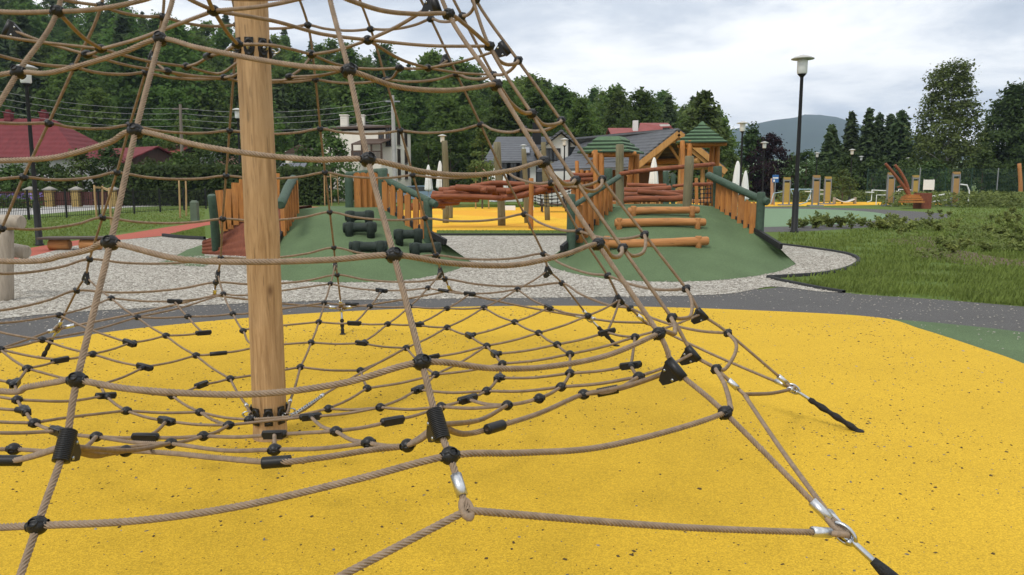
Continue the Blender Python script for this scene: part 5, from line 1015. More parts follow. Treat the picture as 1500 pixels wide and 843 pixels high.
def fitness(x, y0, y1, Y, m, label, kind):
    xc = xat(x, Y); zt = zat(y0, Y); t = thing('fitness_station', label, 'fitness station', (xc, Y, 0), group='outdoor gym stations')
    b = MB(); b.box((xc, Y, zt*.46), (.40, .16, zt*.70)); b.box((xc, Y-.001, zt-.09), (.46, .2, .18)); b.build('panel', m, t, True)
    b = MB(); [b.box((xc+s_*.23, Y, zt*.48), (.06, .2, zt*.95)) for s_ in (-1, 1)]; b.box((xc, Y, zt*.90), (.5, .14, .14)); b.box((xc, Y, .05), (1.0, .6, .1)); b.build('column', METALG, t, True)
    b = MB()
    if kind == 0: b.tube([(xc-.3, Y, 1.1), (xc-1.3, Y, 1.15), (xc-1.3, Y, .4), (xc-1.6, Y, .3)], .035, 8); b.tube([(xc-.3, Y, .8), (xc-.95, Y, .8), (xc-.95, Y, .1)], .03, 8); b.box((xc-1.45, Y, 1.0), (.5, .3, .06))
    elif kind == 1: b.tube([(xc-.3, Y-.2, 1.2), (xc-1.9, Y-.3, 1.2), (xc-1.5, Y-.4, .3)], .04, 8); b.tube([(xc-.3, Y, 1.1), (xc-.6, Y, .3), (xc-1.2, Y, .1)], .035, 8)
    elif kind == 2: b.tube([(xc+.3, Y, 1.55), (xc+.8, Y, 1.5), (xc+1.0, Y, 1.1), (xc+1.0, Y, .1)], .05, 8); b.tube([(xc-.3, Y, .9), (xc-1.7, Y, .7), (xc-1.7, Y, .05)], .05, 8); b.tube([(xc-.3, Y, .5), (xc-1.7, Y, .3)], .05, 8)
    else: b.tube([(xc-.3, Y, 1.0), (xc-1.0, Y-.2, .9), (xc-1.2, Y-.2, .1)], .035, 8); b.tube([(xc+.3, Y, 1.2), (xc+.9, Y, 1.2), (xc+.9, Y, .1)], .03, 8)
    b.build('bars', SKYB if kind in (1, 3) else WHITEP, t, True)
    if kind == 3: b = MB(); b.box((xc-.85, Y, zt-.1), (.46, .03, .55)); s_ = b.build('sign', SIGNB, t, True); b = MB(); b.box((xc-.85, Y-.02, zt-.05), (.4, .01, .1)); b.box((xc-.95, Y-.02, zt-.25), (.12, .01, .16)); b.build('sign_mark', WHITEP, s_, True); b = MB(); b.bar((xc-.85, Y+.03, 0), (xc-.85, Y+.03, zt+.2), .06, .06); b.build('sign_post', METALG, t, True)
fitness(1152, 260, 290, 57, YLP, 'yellow gym station with a blue sign, left of the tall lamp post', 3); fitness(1195, 257, 295, 55, ORP, 'orange gym station right of the tall lamp post', 1); fitness(1212, 259, 288, 60, YLP, 'yellow gym station close behind the orange one', 0)
fitness(1304, 253, 290, 55, ORP, 'orange gym station left of the leaning red timbers', 0); fitness(1340, 257, 285, 62, YLP, 'gym station right of the leaning red timbers', 3 if False else 0); fitness(1399, 252, 291, 55, ORP, 'gym station with a curved white bar under the birch', 2)
Y = 50; t = thing('climbing_ship', 'two leaning curved red timbers with a stepped base among low plants', 'play structure', gz(1330, 305))
for pts in (((1297, 240), (1312, 258), (1324, 274), (1334, 290)), ((1311, 242), (1320, 254), (1328, 270), (1332, 288))):
    b = MB(); P = catmull(np.array([at(x, y, Y) for x, y in pts]), 6); b.tube(P, np.linspace(.085, .12, len(P)), 10); b.build('timber', RB, t, True)
for k, (x0, x1, y) in enumerate(((1328, 1344, 285.5), (1322, 1344, 288), (1318, 1344, 291), (1314, 1344, 294.5))): b = MB(); b.box(((xat(x0, Y)+xat(x1, Y))/2, Y-.2*k, zat(y, Y)-.05), (xat(x1, Y)-xat(x0, Y), .7, .11)); b.build('step', OR, t, True)
b = MB(); b.box((xat(1352, Y), Y, zat(286, Y)/2+.02), (xat(1360, Y)-xat(1345, Y), 1.0, zat(281, Y))); b.build('planter', BRN, t, True); b = MB(); b.bar(at(1314, 275, Y), at(1326, 270, Y), .08, .08); b.build('rung', RB, t, True)
t = thing('white_banner', 'white rectangular board on two posts behind the low plants', 'board', (xat(1360, 66), 66, 0)); b = MB(); b.box((xat(1360, 66), 66, zat(271, 66)), (xat(1368, 66)-xat(1352, 66), .05, .85)); b.build('panel', WHITEP, t, True)
for x in (1353, 1367): b = MB(); b.bar((xat(x, 66), 66.05, 0), (xat(x, 66), 66.05, 2.), .06, .06); b.build('leg', METALG, t, True)
for x, y0, y1, r, m, lb in ((1493, 240, 300, .16, LOGR, 'tall orange timber post standing alone near the right edge'), (1131, 262, 300, .13, mat('pale_pink_wood', (.42, .27, .18), .7, .3, 9), 'pale carved timber post left of the blue sign')):
    g = gz(x, y1); p = at(x, y0, g[1]); b = MB(); b.log(g, p, r, r*.85, 12, 8, .012, seed=x); tag(b.build('timber_post', m, at=tuple(g)), lb, 'post')
t = thing('hammock_bench', 'low white curved seat slung between two stub posts on the far yellow strip', 'seat', gz(1238, 299)); g = gz(1238, 299); Y = g[1]
for x in (1223, 1253): b = MB(); b.log([xat(x, Y), Y, 0], [xat(x, Y), Y, .5], .13, .12, 12, 4); b.build('post', STW, t, True)
b = MB(); P = [[xat(1225+26*u, Y), Y, .38-.22*math.sin(u*PI)] for u in np.linspace(0, 1, 9)]; [b.bar(P[i], P[i+1], .5, .07) for i in range(8)]; b.build('seat', WHITEP, t, True)
# utility poles and overhead cables
PW = mat('grey_utility_wood', (.20, .17, .135), .85, .3, 5, bump=.3, bscale=20, stretch=(4, 4, .3))
t = thing('utility_pole', 'weathered wooden utility pole before the wooded hill left of the mast', 'utility pole', (xat(268, 70), 70, 0)); b = MB(); pt = at(264, 153, 70); b.tube([(xat(268, 70), 70, 0), pt], [.17, .12], 12); b.build('pole', PW, t, True); b = MB(); b.bar(pt+[-.7, 0, -.4], pt+[.7, 0, -.4], .1, .12); b.build('crossarm', PW, t, True)
t = thing('utility_pole', 'pale concrete utility pole in front of the cream house', 'utility pole', (xat(578, 66), 66, 0)); b = MB(); p2 = at(575, 140, 66); b.tube([(xat(579, 66), 66, 0), p2], [.21, .14], 12); b.build('pole', CONC, t, True); b = MB(); b.bar(p2+[-.6, 0, -.5], p2+[.6, 0, -.5], .1, .1); b.build('crossarm', METALG, t, True)
CBL = mat('grey_cable', (.30, .30, .30), .6)
for i, (dz, y0) in enumerate(((-.35, 120), (-.8, 131), (-1.3, 141), (-1.9, 150))):
    a_ = at(-60, y0, 62); P = []
    for e0, e1 in ((a_, pt+[0, 0, dz]), (pt+[0, 0, dz], p2+[0, 0, dz])):
        for u in np.linspace(0, 1, 12): P.append(e0+(e1-e0)*u-np.array([0, 0, 1.1*4*u*(1-u)*.6]))
    b = MB(); b.tube(P, .014, 5); tag(b.build('overhead_cable', CBL, at=tuple(pt)), 'thin overhead cable sagging between the utility poles below the wooded hill', 'cable', 'overhead cables')
# ------------------------------------------------------------------ hills
def leafmat(name, a, b_, rnd=.25, rough=.75, tr=.25):
    m = mat(name, a, rough, col2=b_, vscale=1.1, rnd=rnd, spec=.15); N, L, b = nodes(m); out = N['Material Output']
    t = N.new('ShaderNodeBsdfTranslucent'); src = b.inputs['Base Color'].links[0].from_socket; L.new(src, t.inputs[0]); x = N.new('ShaderNodeMixShader'); x.inputs[0].default_value = tr
    L.new(b.outputs[0], x.inputs[1]); L.new(t.outputs[0], x.inputs[2]); L.new(x.outputs[0], out.inputs[0]); return m
HILLG = grassmat('hill_ground', (.035, .06, .018), (.06, .10, .028), (.03, .05, .015)); MTN = mat('mountain_forest', (.028, .048, .026), .95, .45, .012, spec=.05, bump=0, detail=8.); FIELD = mat('valley_field', (.16, .22, .07), .95, .3, .02, spec=.05)
SKYL = [(-900, -150), (-400, -130), (-100, -90), (60, -40), (180, -20), (268, 2), (330, 12), (400, 38), (470, 48), (540, 62), (600, 72), (660, 88), (720, 104), (790, 120), (850, 128), (920, 136), (1000, 142), (1050, 166), (1085, 190), (1130, 225), (1200, 258), (1300, 262)]
def hill_h(x, y):
    px = 750+x/max(y, 1)*1125*.99; sy = np.interp(px, [q[0] for q in SKYL], [q[1] for q in SKYL]); d = ray(750, sy); sl = d[2]/d[1]
    top = max(0., 1.6+225*sl-15.); f = np.clip((y-82)/(225-82), 0, 1); back = np.clip((y-235)/60, 0, 1)
    return top*(f**1.15)+3.*back*(top > 0)
us = np.linspace(-1.75, .52, 60); Ys = np.concatenate([np.linspace(78, 230, 20), np.linspace(240, 420, 8)])
V = np.array([[[u*y, y, hill_h(u*y, y)-.05] for u in us] for y in Ys]); o = gridmesh('hillside', V, HILLG); tag(o, kind='structure')
RID = [(700, 232), (900, 222), (1000, 204), (1040, 196), (1080, 187), (1120, 178), (1170, 170.5), (1210, 171.5), (1236, 178), (1262, 192), (1290, 203), (1330, 199), (1370, 206), (1420, 218), (1500, 226), (1700, 238), (2200, 248)]
us = np.linspace(-.2, 1.5, 170); V = []; rg = np.random.default_rng(5)
nz = np.convolve(rg.normal(size=len(us)), np.ones(3)/3, 'same')
for f in np.linspace(0, 1, 26):
    Y = 2100+1000*f; row = []
    for k, u in enumerate(us):
        px = 750+u*1125*.99; sy = np.interp(px, [q[0] for q in RID], [q[1] for q in RID]); d = ray(750, sy); top = 1.6+3100*d[2]/d[1]
        h = top*(math.sin(f*PI/2)**1.2)+10*math.sin(u*31+f*5)*math.sin(f*PI)+(6*nz[k] if f > .9 else 0)
        row.append([u*Y, Y, h-4])
    V.append(row)
V.append([[u*3600, 3600, -4] for u in us]); o = gridmesh('mountain', np.array(V), MTN); tag(o, kind='structure')
us = np.linspace(.05, .9, 30); V = np.array([[[u*Y, Y, 1.6+Y*(f*.030)+2*math.sin(u*20)] for u in us] for f, Y in ((-.06, 500), (.25, 900), (.7, 1300), (1.0, 1600))]); o = gridmesh('valley_field', V, FIELD); tag(o, kind='structure')
# ------------------------------------------------------------------ trees
def cards(P, Nrm, size, asp=1.5, rg=RNG):
    k = len(P); t = rg.normal(size=(k, 3)); t -= Nrm*np.sum(t*Nrm, 1)[:, None]; t /= np.linalg.norm(t, axis=1)[:, None]; s = np.cross(Nrm, t); a = (size*asp*.5)[:, None]; b_ = (size*.5)[:, None]
    return np.stack([P-t*a, P-s*b_*.9+t*a*.1, P+t*a, P+s*b_*.9+t*a*.1], 1)
def unit(v): return v/(np.linalg.norm(v, axis=1)[:, None]+1e-9)
def crown_round(h, w, leaf, nc, nl, seed, z0=.12, flat=0., peak=.55, spread=1., shape=None):
    """leaf clumps on an uneven crown: h total height, w width"""
    rg = np.random.default_rng(seed); C = []; zz_ = z0*h
    lob = rg.normal(size=(6, 3))
    while len(C) < nc:
        z = rg.random(); prof = shape(z) if shape else (math.sin(PI*min(1, (z+.04)**(.75 if peak > .5 else .6)))**.65); a = rg.random()*2*PI
        r = (rg.random()**.42)*prof; d = np.array([math.cos(a), math.sin(a), z*2-1]); bumpy = 1+.16*np.sin(lob @ d*2.1).sum()/2.2
        C.append([math.cos(a)*r*w/2*bumpy, math.sin(a)*r*w/2*bumpy, zz_+z*(h-zz_)*(1+.02*rg.normal())])
    C = np.array(C); sg = w*.062*spread*(.6+.8*rg.random(nc)); P = np.repeat(C, nl, 0)+rg.normal(size=(nc*nl, 3))*np.repeat(sg, nl)[:, None]*np.array([1, 1, .62])
    cen = np.array([0, 0, zz_+(h-zz_)*.45]); N = unit(unit(P-cen)*.6+np.array([0, 0, .45])+rg.normal(size=P.shape)*.62)
    return cards(P, N, leaf*(.6+.8*rg.random(len(P))), 1.5, rg)
def crown_spruce(h, w, leaf, seed, tiers=22, z0=.06, droop=.35, lean=0):
    rg = np.random.default_rng(seed); out = []
    for t in range(tiers):
        f = (t+.3*rg.random())/tiers; z = h*(z0+(1-z0)*f); R_ = w/2*(1-f)**.82*(.82+.36*rg.random())+.04*w; nb = max(5, int(15*(1-f)+5)); a0 = rg.random()*6
        for k in range(nb):
            a = a0+k*2*PI/nb+.25*rg.normal(); L_ = R_*(.7+.45*rg.random()); n = max(3, int(9*L_/(w/2))+2); s = (np.arange(n)+.6)/n; d = np.array([math.cos(a), math.sin(a), 0])
            P = d*(s*L_)[:, None]+np.stack([0*s, 0*s, z-droop*L_*s**1.1+.12*L_*s**3], 1); P = np.repeat(P, 4, 0)+rg.normal(size=(n*4, 3))*leaf*.32
            N = unit(np.array([0, 0, .8])+d*.35+rg.normal(size=P.shape)*.45); out.append(cards(P, N, leaf*(.6+.7*rg.random(len(P))), 1.9, rg))
    top = np.stack([.02*rg.normal(size=12), .02*rg.normal(size=12), h*(.93+.08*rg.random(12))], 1); out.append(cards(top, unit(rg.normal(size=(12, 3))), np.full(12, leaf*.8), 2, rg))
    return np.concatenate(out)
BARK = mat('bark', (.12, .09, .065), .9, .4, 8, bump=.6, bscale=12, stretch=(3, 3, .5)); BIRCHB = mat('birch_bark', (.55, .53, .48), .8, .6, 5, col2=(.12, .11, .1), stretch=(1, 1, 3))
L_HILL = leafmat('hill_leaf', (.12, .185, .04), (.062, .108, .026), .34, tr=.5); L_SPR = leafmat('spruce_needle', (.085, .125, .045), (.046, .076, .030), .22, tr=.3); L_SPRL = leafmat('light_spruce_needle', (.085, .12, .03), (.045, .07, .02), .2, tr=.25)
L_BIR = leafmat('birch_leaf', (.12, .15, .045), (.075, .10, .03), .1, tr=.35); L_DEC = leafmat('dark_leaf', (.062, .098, .026), (.030, .054, .016), .25, tr=.3); L_PUR = leafmat('purple_leaf', (.035, .016, .018), (.018, .010, .012), .1); L_BUSH = leafmat('bush_leaf', (.085, .13, .032), (.045, .08, .02), .3); L_LIGHT = leafmat('light_leaf', (.12, .16, .045), (.06, .09, .025), .12)
protos = []
for i in range(7):
    h, w = 15+1.2*(i % 3), 8.6+.9*(i % 4); protos.append(('broadleaf_tree', crown_round(h, w, .46, 180, 30, 100+i, z0=.06, peak=.5+.1*(i % 2)), L_HILL, 'broadleaf'))
for i in range(4): protos.append(('spruce_tree', crown_spruce(17+i, 6.0+.5*i, .62, 200+i, 20), L_SPR, 'spruce'))
PM = []
for nm, V, m, k in protos:
    o = quadmesh(nm, V, m); PM.append((o, k)); o.data['h'] = float(V[:, :, 2].max())
rg = np.random.default_rng(21); used = [False]*len(PM); HG = {'broadleaf': ('leafy green tree packed among others on the wooded hillside', 'broadleaf trees on the wooded hillside'), 'spruce': ('dark spire shaped spruce among the trees of the wooded hillside', 'spruces on the wooded hillside')}
nh = 0
for Y, sp_ in ((86, 6.6), (97, 6.6), (110, 6.8), (124, 7.0), (140, 7.2), (157, 7.4), (176, 7.6), (196, 7.8), (214, 7.8), (228, 7.0)):
    x = -.86*Y
    while x < .36*Y:
        xx, yy_ = x+rg.normal()*1.3, Y+rg.normal()*3; x += sp_*(.8+.45*rg.random()); hz = hill_h(xx, yy_); px = proj((xx, yy_, hz+8))[0]
        if px > 1052: continue
        if px < -90: continue
        edge = Y > 190; ps = .20 if edge else .10
        if 90 < px < 330 and Y < 130 and rg.random() < .25: continue
        i = int(rg.integers(7, 11)) if rg.random() < ps else int(rg.integers(0, 7)); o, k = PM[i]; s = (.72 if edge else .86)*(.8+.42*rg.random())
        if Y < 100: s *= .72
        hp = o.data['h'] if 'h' in o.data else 17.; px, py, _ = proj((xx, yy_, hz-.3+hp*s)); lim = np.interp(px, [q[0] for q in SKYL], [q[1] for q in SKYL])+rg.uniform(-14, 10)
        if py < lim: s *= max(.3, (zat(lim, yy_)-hz+.3)/(hp*s))
        if not used[i]: used[i] = True; c = o
        else: c = o.copy(); COL.objects.link(c)
        c.location = (xx, yy_, hz-.3); c.rotation_euler = (0, 0, rg.random()*6.28); c.scale = (s*(.9+.25*rg.random()), s*(.9+.25*rg.random()), s)
        tag(c, HG[k][0], 'tree', HG[k][1]); nh += 1
print('hill trees', nh)
def tree(name, label, x, Y, ytop, ybase, V_fn, m, bark=BARK, trunk=.12, z=0., group=None, limbs=7, h=None, seed=1, tw=1.):
    """single tree at photo column x, Y metres away, its top at photo row ytop"""
    xc = xat(x, Y, 2+ (269-ytop)/2250*Y); ht = h or (zat(ytop, Y)-z); t = thing(name, label, 'tree', (xc, Y, z), group=group); V, (hb, w) = V_fn(ht)
    quadmesh('crown', V, m, t); b = MB(); rg = np.random.default_rng(seed); b.tube([(0, 0, -.2), (.02*ht*rg.normal()*.3, .0, ht*.4), (.02*rg.normal(), .02, ht*.86)], [trunk*1.25, trunk*.8, trunk*.22], 9, wob=.1)
    for k in range(limbs):
        a = k*2.4+rg.random(); z0 = ht*(.2+.55*k/max(1, limbs)); r_ = w*.36*(1-.5*k/max(1, limbs)); b.tube([(0, 0, z0), (r_*.5*math.cos(a), r_*.5*math.sin(a), z0+r_*.45), (r_*math.cos(a), r_*math.sin(a), z0+r_*.75)], [trunk*.42, trunk*.28, trunk*.1], 6)
    b.build('trunk', bark, t); return t
def rnd(wr, leaf, nc, nl, seed, **kw): return lambda h: (crown_round(h, h*wr, leaf, nc, nl, seed, **kw), (h, h*wr))
def spr(wr, leaf, seed, tiers=26, **kw): return lambda h: (crown_spruce(h, h*wr, leaf, seed, tiers, **kw), (h, h*wr))
SG = 'spruces at the right'
tree('spruce_tree', 'short dark spruce left of the taller spruces', 1217, 88, 183, 0, spr(.56, .32, 1), L_SPR, seed=1)
tree('spruce_tree', 'tall slim blue green spruce, leftmost of the tall ones', 1246, 94, 164, 0, spr(.40, .32, 2, 30), L_SPR, seed=2)
tree('spruce_tree', 'tall spruce second from the left in the tall row', 1271, 92, 160, 0, spr(.42, .32, 3, 30), L_SPR, seed=3)
tree('spruce_tree', 'slightly lower spruce third from the left in the tall row', 1286, 98, 166, 0, spr(.42, .32, 4, 30), L_SPR, seed=4)
tree('spruce_tree', 'wide dark spruce at the right end of the tall row', 1318, 93, 162, 0, spr(.58, .36, 5, 30), L_SPR, seed=5)
tree('spruce_tree', 'tall spruce just left of the widest dark one', 1302, 96, 167, 0, spr(.46, .32, 6, 30), L_SPR, seed=6)
bshape = lambda z: (.34+.66*min(1, z/.22) if z < .22 else 1.0-.62*((z-.22)/.78)**1.6)
tree('birch_tree', 'tall airy birch with open pale green crown towering at the right', 1392, 82, 97, 0, lambda h: (crown_round(h, h*.50, .20, 420, 44, 31, z0=.05, spread=.9, shape=bshape), (h, h*.55)), L_BIR, BIRCHB, .16, limbs=12, seed=7)
tree('broadleaf_tree', 'massive dark rounded tree at the right edge behind the birch', 1482, 88, 131, 0, rnd(.62, .27, 460, 38, 41, z0=.04), L_DEC, trunk=.3, seed=8)
tree('broadleaf_tree', 'dark tree cut by the right edge, lower than its massive neighbour', 1545, 92, 150, 0, rnd(.8, .27, 170, 30, 42, z0=.04), L_DEC, trunk=.3, seed=9)
tree('broadleaf_tree', 'dark round tree between the spruces and the birch', 1352, 104, 200, 0, rnd(.8, .3, 120, 26, 43, z0=.03), L_DEC, seed=10)
tree('purple_tree', 'dark purple leaved tree right of the pointed tower', 1127, 82, 197, 0, rnd(.74, .22, 150, 26, 44, z0=.08), L_PUR, seed=11)
tree('broadleaf_tree', 'green tree between the pointed tower and the purple tree', 1101, 84, 184, 0, rnd(.52, .25, 150, 26, 45, z0=.04), L_DEC, seed=12)
tree('broadleaf_tree', 'green tree whose crown shows just right of the pointed tower roof', 1056, 92, 176, 0, rnd(.42, .26, 150, 26, 46, z0=.03), L_HILL, seed=13)
tree('spruce_tree', 'light green layered spruce behind the pointed tower', 1030, 76, 134, 0, spr(.80, .42, 7, 26, droop=.2), L_SPRL, trunk=.2, seed=14)
for i, (x, Y, yt, wr, lb) in enumerate(((1050, 70, 214, 1.1, 'bushy green tree low behind the pointed tower posts'), (1160, 86, 228, 1.1, 'low light green tree right of the purple tree'), (1182, 80, 220, 1.0, 'low rounded tree left of the short spruce'), (1205, 100, 226, 1.3, 'low dark tree behind the short spruce'), (1240, 80, 232, 1.2, 'low bushy tree beneath the slim blue green spruce'), (1278, 78, 238, 1.3, 'low bushy tree beneath the tall spruce row'), (1325, 80, 238, 1.3, 'low bushy tree behind the leaning red timbers'), (1440, 78, 226, 1.0, 'low dark tree between the birch and the massive tree'), (1415, 96, 205, .9, 'dark tree close behind the birch'), (1368, 76, 236, 1.2, 'low bushy tree at the foot of the birch'), (1510, 76, 236, 1.3, 'low bushy tree behind the lone orange post'))):
    tree('broadleaf_tree', lb, x, Y, yt, 0, rnd(wr, .22, 80, 24, 60+i, z0=.0), L_DEC if i % 3 else L_BUSH, seed=20+i, limbs=4)
tree('willow_sapling', 'small drooping pale green tree before the spruces', 1236, 62, 249, 0, rnd(.8, .12, 50, 22, 75, z0=.25), L_LIGHT, trunk=.05, seed=31, limbs=5)
tree('sapling', 'slim pale green sapling between its stakes left of the bridge posts', 706, 50, 190, 0, rnd(.36, .14, 80, 14, 76, z0=.12, spread=1.1), L_LIGHT, trunk=.05, seed=32, limbs=6)
tree('leafy_tree', 'leafy green tree in front of the cream house porch', 484, 66, 194, 0, rnd(.8, .20, 120, 28, 77, z0=.05), L_BUSH, seed=33)
tree('leafy_tree', 'smaller leafy tree left of the cream house porch tree', 455, 67, 198, 0, rnd(.62, .2, 80, 26, 78, z0=.05), L_BUSH, seed=34)
for i, (x, Y, yt, wr, lb) in enumerate(((330, 64, 207, .95, 'leafy shrub tree against the left side of the mast'), (262, 66, 226, 1.1, 'round shrub tree behind the dark hedge'), (298, 68, 222, 1.0, 'shrub tree between the utility pole and the mast'), (222, 62, 238, 1.3, 'low shrub below the small red gabled house'), (60, 58, 238, 1.5, 'wide shrub before the large red roof'), (118, 59, 226, 1.2, 'shrub at the right end of the large red roof'), (158, 60, 222, 1.1, 'shrub between the large red roof and the small red gable'), (20, 57.5, 246, 1.6, 'low shrub directly behind the leftmost brick pillars'), (190, 58, 247, 1.6, 'low dark shrub above the end of the board fence'), (420, 60, 246, 1.4, 'dark shrub just right of the mast below the solar panels'), (-40, 60, 236, 1.4, 'shrub at the left edge before the large red roof'), (660, 82, 205, .9, 'dark tree behind the left bridge posts'), (700, 86, 210, .9, 'dark tree left of the dark tiled roof'), (628, 84, 210, .9, 'dark tree just right of the cream house'), (545, 62, 258, 1.6, 'low shrub behind the railing of the left mound'))):
    tree('shrub_tree', lb, x, Y, yt, 0, rnd(wr, .19, 90, 26, 90+i, z0=.0), L_BUSH if i % 2 else L_DEC, seed=40+i, limbs=4)
# hedges
def hedge(label, x0, x1, Y, ytop, dep, seed):
    a, e, h = xat(x0, Y), xat(x1, Y), zat(ytop, Y); rg = np.random.default_rng(seed); n = int((e-a)*h*190); P = np.stack([rg.uniform(a, e, n), Y+rg.random(n)**2*dep, rg.uniform(0, h, n)], 1); P[:, 2] *= 1+.04*np.sin(P[:, 0]*1.3); k = rg.random(n) < .2; P[k, 2] = h*(1+.05*rg.random(k.sum())); P[k, 1] = Y+rg.random(k.sum())*dep
    P += rg.normal(size=P.shape)*.07; N = unit(np.array([0, -.7, .35])+rg.normal(size=P.shape)*.5); o = thing('hedge', label, 'hedge', ((a+e)/2, Y, 0)); quadmesh('foliage', cards(P, N, .2*(.6+.8*rg.random(n)), 1.3, rg), L_DEC, o, True)
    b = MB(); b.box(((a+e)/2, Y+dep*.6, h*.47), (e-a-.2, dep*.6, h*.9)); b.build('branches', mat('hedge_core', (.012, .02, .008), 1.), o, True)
hedge('tall dark clipped hedge along the road left of the mast', 186, 362, 56, 246, 1.6, 3); hedge('dark clipped hedge right of the mast beyond the road', 410, 476, 57, 249, 1.6, 4)
# ------------------------------------------------------------------ low plants, flowers, grass
L_WEED = leafmat('weed_leaf', (.22, .25, .07), (.13, .165, .045), .22, tr=.3); STEM = mat('weed_stem', (.10, .085, .035), .8); GRB = leafmat('grass_blade', (.17, .225, .05), (.125, .165, .04), .0, tr=.3)
L_COV = leafmat('cover_leaf', (.15, .18, .05), (.085, .11, .03), .0, tr=.25)
def plant(seed, h=.5, n=6):
    rg = np.random.default_rng(seed); b = MB(); P = []
    for k in range(n):
        a = k*2.4+rg.random(); ln = h*(.6+.5*rg.random()); t = np.linspace(0, 1, 6)[:, None]; d = np.array([math.cos(a), math.sin(a), 0]); c = d*(t*ln*.45)+np.array([0, 0, 1.])*(ln*(t-.18*t*t)); b.tube(c, np.linspace(.007, .003, 6), 5)
        for j in range(2, 6):
            for q in range(5): P.append(c[j]+rg.normal(size=3)*.045)
    P = np.array(P); N = unit(np.array([0, 0, .8])+rg.normal(size=P.shape)*.5); return b, cards(P, N, .055+.05*rg.random(len(P)), 1.7, rg)
pl = []
for s in range(4):
    t = thing('weed_plant', 'leafy young shrub growing in the rough grass right of the mound', 'plant', (0, 0, 0), group='leafy young shrubs in the rough grass'); b, V = plant(300+s, .32+.05*s, 6+s % 3); b.build('stem', STEM, t); quadmesh('leaves', V, L_WEED, t); pl.append([t, False])
rg = np.random.default_rng(77); spots = [(1163, 337), (1176, 334), (1195, 335), (1204, 331), (1196, 330), (1214, 333), (1232, 334), (1247, 336), (1262, 332), (1276, 335), (1290, 338), (1301, 334), (1316, 330)]
for _ in range(62):
    x = rg.uniform(1290, 1520); spots.append((x, rg.uniform(312, 372) if x > 1340 else rg.uniform(322, 345)))
for i, (x, y) in enumerate(spots):
    g = gz(x, y); t, u = pl[i % 4]; s = (.75+.5*rg.random())*(1 if y < 340 and x < 1300 else .72)
    if not u: pl[i % 4][1] = True; t.location = g; t.scale = (s,)*3; t.rotation_euler = (0, 0, rg.random()*6); BASE[t.name] = g
    else: dup(t, tuple(g), rg.random()*6.28, scale=s)
def scatter_px(poly, n, hole=()):
    poly = np.array(poly, float); lo, hi = poly.min(0), poly.max(0); P = RNG.uniform(lo, hi, (n*2, 2)); k = inside(P, poly)
    for h in hole: k &= ~inside(P, np.array(h))
    P = P[k][:n]; return np.array([gz(x, y) for x, y in P])
GP = [(1140, 357), (1192, 362.5), (1243, 371), (1263, 383), (1243, 397), (1205, 405.5), (1140, 410), (1175, 417.5), (1240, 428), (1300, 434), (1500, 449), (1700, 468), (1700, 300.5), (1392, 301), (1392, 316), (1372, 325), (1330, 332), (1250, 339), (1140, 344)]
GP2 = [(-60, 380), (43, 362), (102, 352), (173, 343), (240, 332), (300, 322), (300, 303), (173, 309), (62, 318), (-60, 330)]; GP3 = [(246, 345), (300, 333), (300, 349)]
HOLE = [[(1270, 395), (1284, 386), (1296, 396), (1292, 410), (1296, 424), (1280, 422), (1276, 408)], [(1335, 366), (1352, 364), (1410, 370), (1470, 380), (1530, 386), (1530, 394), (1470, 392), (1400, 384)], [(1296, 352), (1340, 346), (1420, 352), (1440, 360), (1380, 362), (1320, 360)]]
def blades(P, hmin, hmax, wd):
    k = len(P); a = RNG.random(k)*2*PI; h = hmin+(hmax-hmin)*RNG.random(k)**1.5; d = np.stack([np.cos(a), np.sin(a), 0*a], 1); sd_ = np.stack([-np.sin(a), np.cos(a), 0*a], 1); up = np.array([0, 0, 1.])
    dist = np.linalg.norm(P[:, :2], axis=1); w_ = (wd*np.maximum(1, dist/9))[:, None]; tip = P+d*(h*.45)[:, None]+up*h[:, None]; mid = P+d*(h*.14)[:, None]+up*(h*.6)[:, None]
    return np.stack([P-sd_*w_, P+sd_*w_, mid+sd_*w_*.7, tip], 1)
def clumpy(P, s=1.1, th=-.35): return P[(np.sin(P[:, 0]*s*1.9+P[:, 1]*.8)*np.sin(P[:, 1]*s*2.3-P[:, 0]*.6)+.35*RNG.normal(size=len(P))) > th]
B = [blades(clumpy(scatter_px(GP, 56000, HOLE[1:])), .04, .13, .006), blades(scatter_px(HOLE[1], 900), .03, .10, .006), blades(scatter_px(HOLE[2], 900), .03, .10, .006), blades(scatter_px(GP2, 9000), .03, .08, .006), blades(scatter_px(GP3, 1500), .03, .08, .006), blades(scatter_px([(640, 344.5), (840, 344.5), (850, 338), (640, 338)], 1200), .02, .05, .006)]
o = quadmesh('grass_blades', np.concatenate(B), GRB); tag(o, kind='stuff')
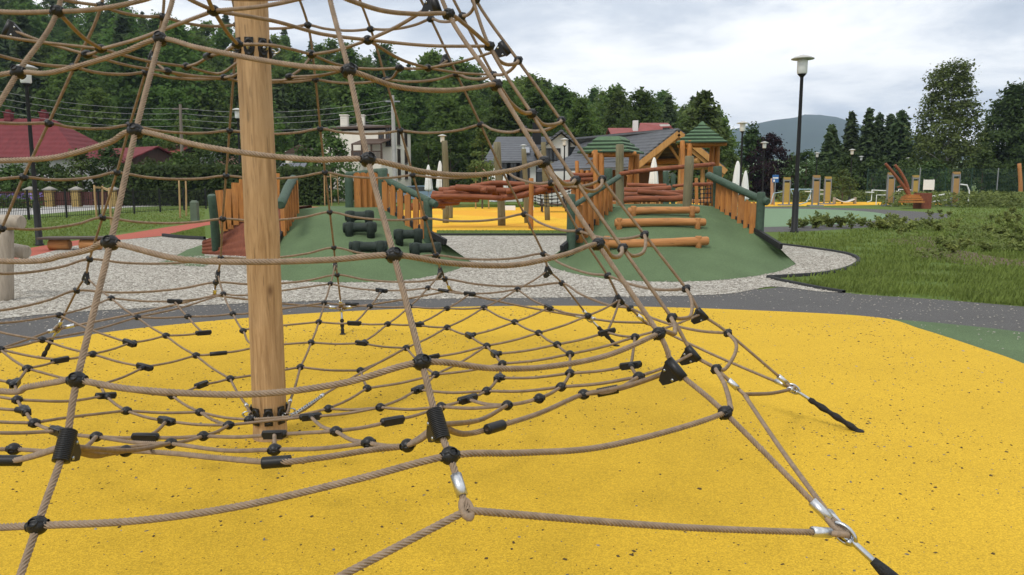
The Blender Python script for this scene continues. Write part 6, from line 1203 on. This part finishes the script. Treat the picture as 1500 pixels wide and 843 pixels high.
# ground cover: shrubby low growth to the right and in a row before the gym stations
def cover(P, h, leaf): P = P+np.stack([RNG.normal(size=len(P))*.12, RNG.normal(size=len(P))*.12, RNG.random(len(P))*h], 1); N = unit(np.array([0, -.1, .8])+RNG.normal(size=P.shape)*.5); return cards(P, N, leaf*(.6+.8*RNG.random(len(P))), 1.5)
hump = lambda P: P[(np.sin(P[:, 0]*1.1+P[:, 1]*.5)*np.sin(P[:, 1]*.9-P[:, 0]*.4)+.35*RNG.normal(size=len(P))) > .12]
A1 = scatter_px([(1300, 346), (1330, 330), (1400, 318), (1520, 308), (1520, 366), (1400, 352)], 15000); A2_ = scatter_px([(1292, 303.5), (1520, 306), (1520, 299), (1400, 297), (1292, 299)], 5200); A3 = scatter_px([(1140, 297), (1300, 296), (1300, 292.5), (1140, 294)], 2600); A4 = scatter_px([(1350, 384), (1420, 374), (1530, 380), (1530, 366), (1400, 360)], 2600)
V = np.concatenate([cover(hump(A1)[::2], .14, .06), cover(A2_, 1.0, .16), cover(A3, 1.0, .18), cover(hump(A4), .2, .06)]); o = quadmesh('ground_cover', V, L_COV); tag(o, kind='stuff')
FLW = mat('iris_purple', (.17, .12, .36), .7, .3, 9, rnd=0); P = np.array([[xat(RNG.uniform(-60, 44), 50), 50+RNG.random()*1.5, 0] for _ in range(900)]); V = cover(P, .85, .16); o = quadmesh('flower_bed_leaves', V, L_BUSH); tag(o, kind='stuff')
P = P[:260]+[0, 0, .62]; o = quadmesh('iris_flowers', cover(P, .35, .13), FLW); tag(o, kind='stuff')
# bark chips and clods over the mulch
P = np.concatenate([scatter_px(HOLE[1], 1300), scatter_px(HOLE[2], 900)]); stones('mulch_chips', P[:, :2], .012+.016*RNG.random(len(P)), MULCH, .006)
# ------------------------------------------------------------------ haze
hz = MB().box((400, 1900, 199), (9000, 4200, 402)).build('haze', mat('haze_air', (1, 1, 1))); tag(hz, kind='stuff'); m = hz.data.materials[0]; N, L = m.node_tree.nodes, m.node_tree.links
N.remove(N['Principled BSDF']); pv = N.new('ShaderNodeVolumePrincipled'); pv.inputs['Color'].default_value = (.62, .78, 1., 1); pv.inputs['Density'].default_value = .00016; L.new(pv.outputs[0], N['Material Output'].inputs['Volume'])
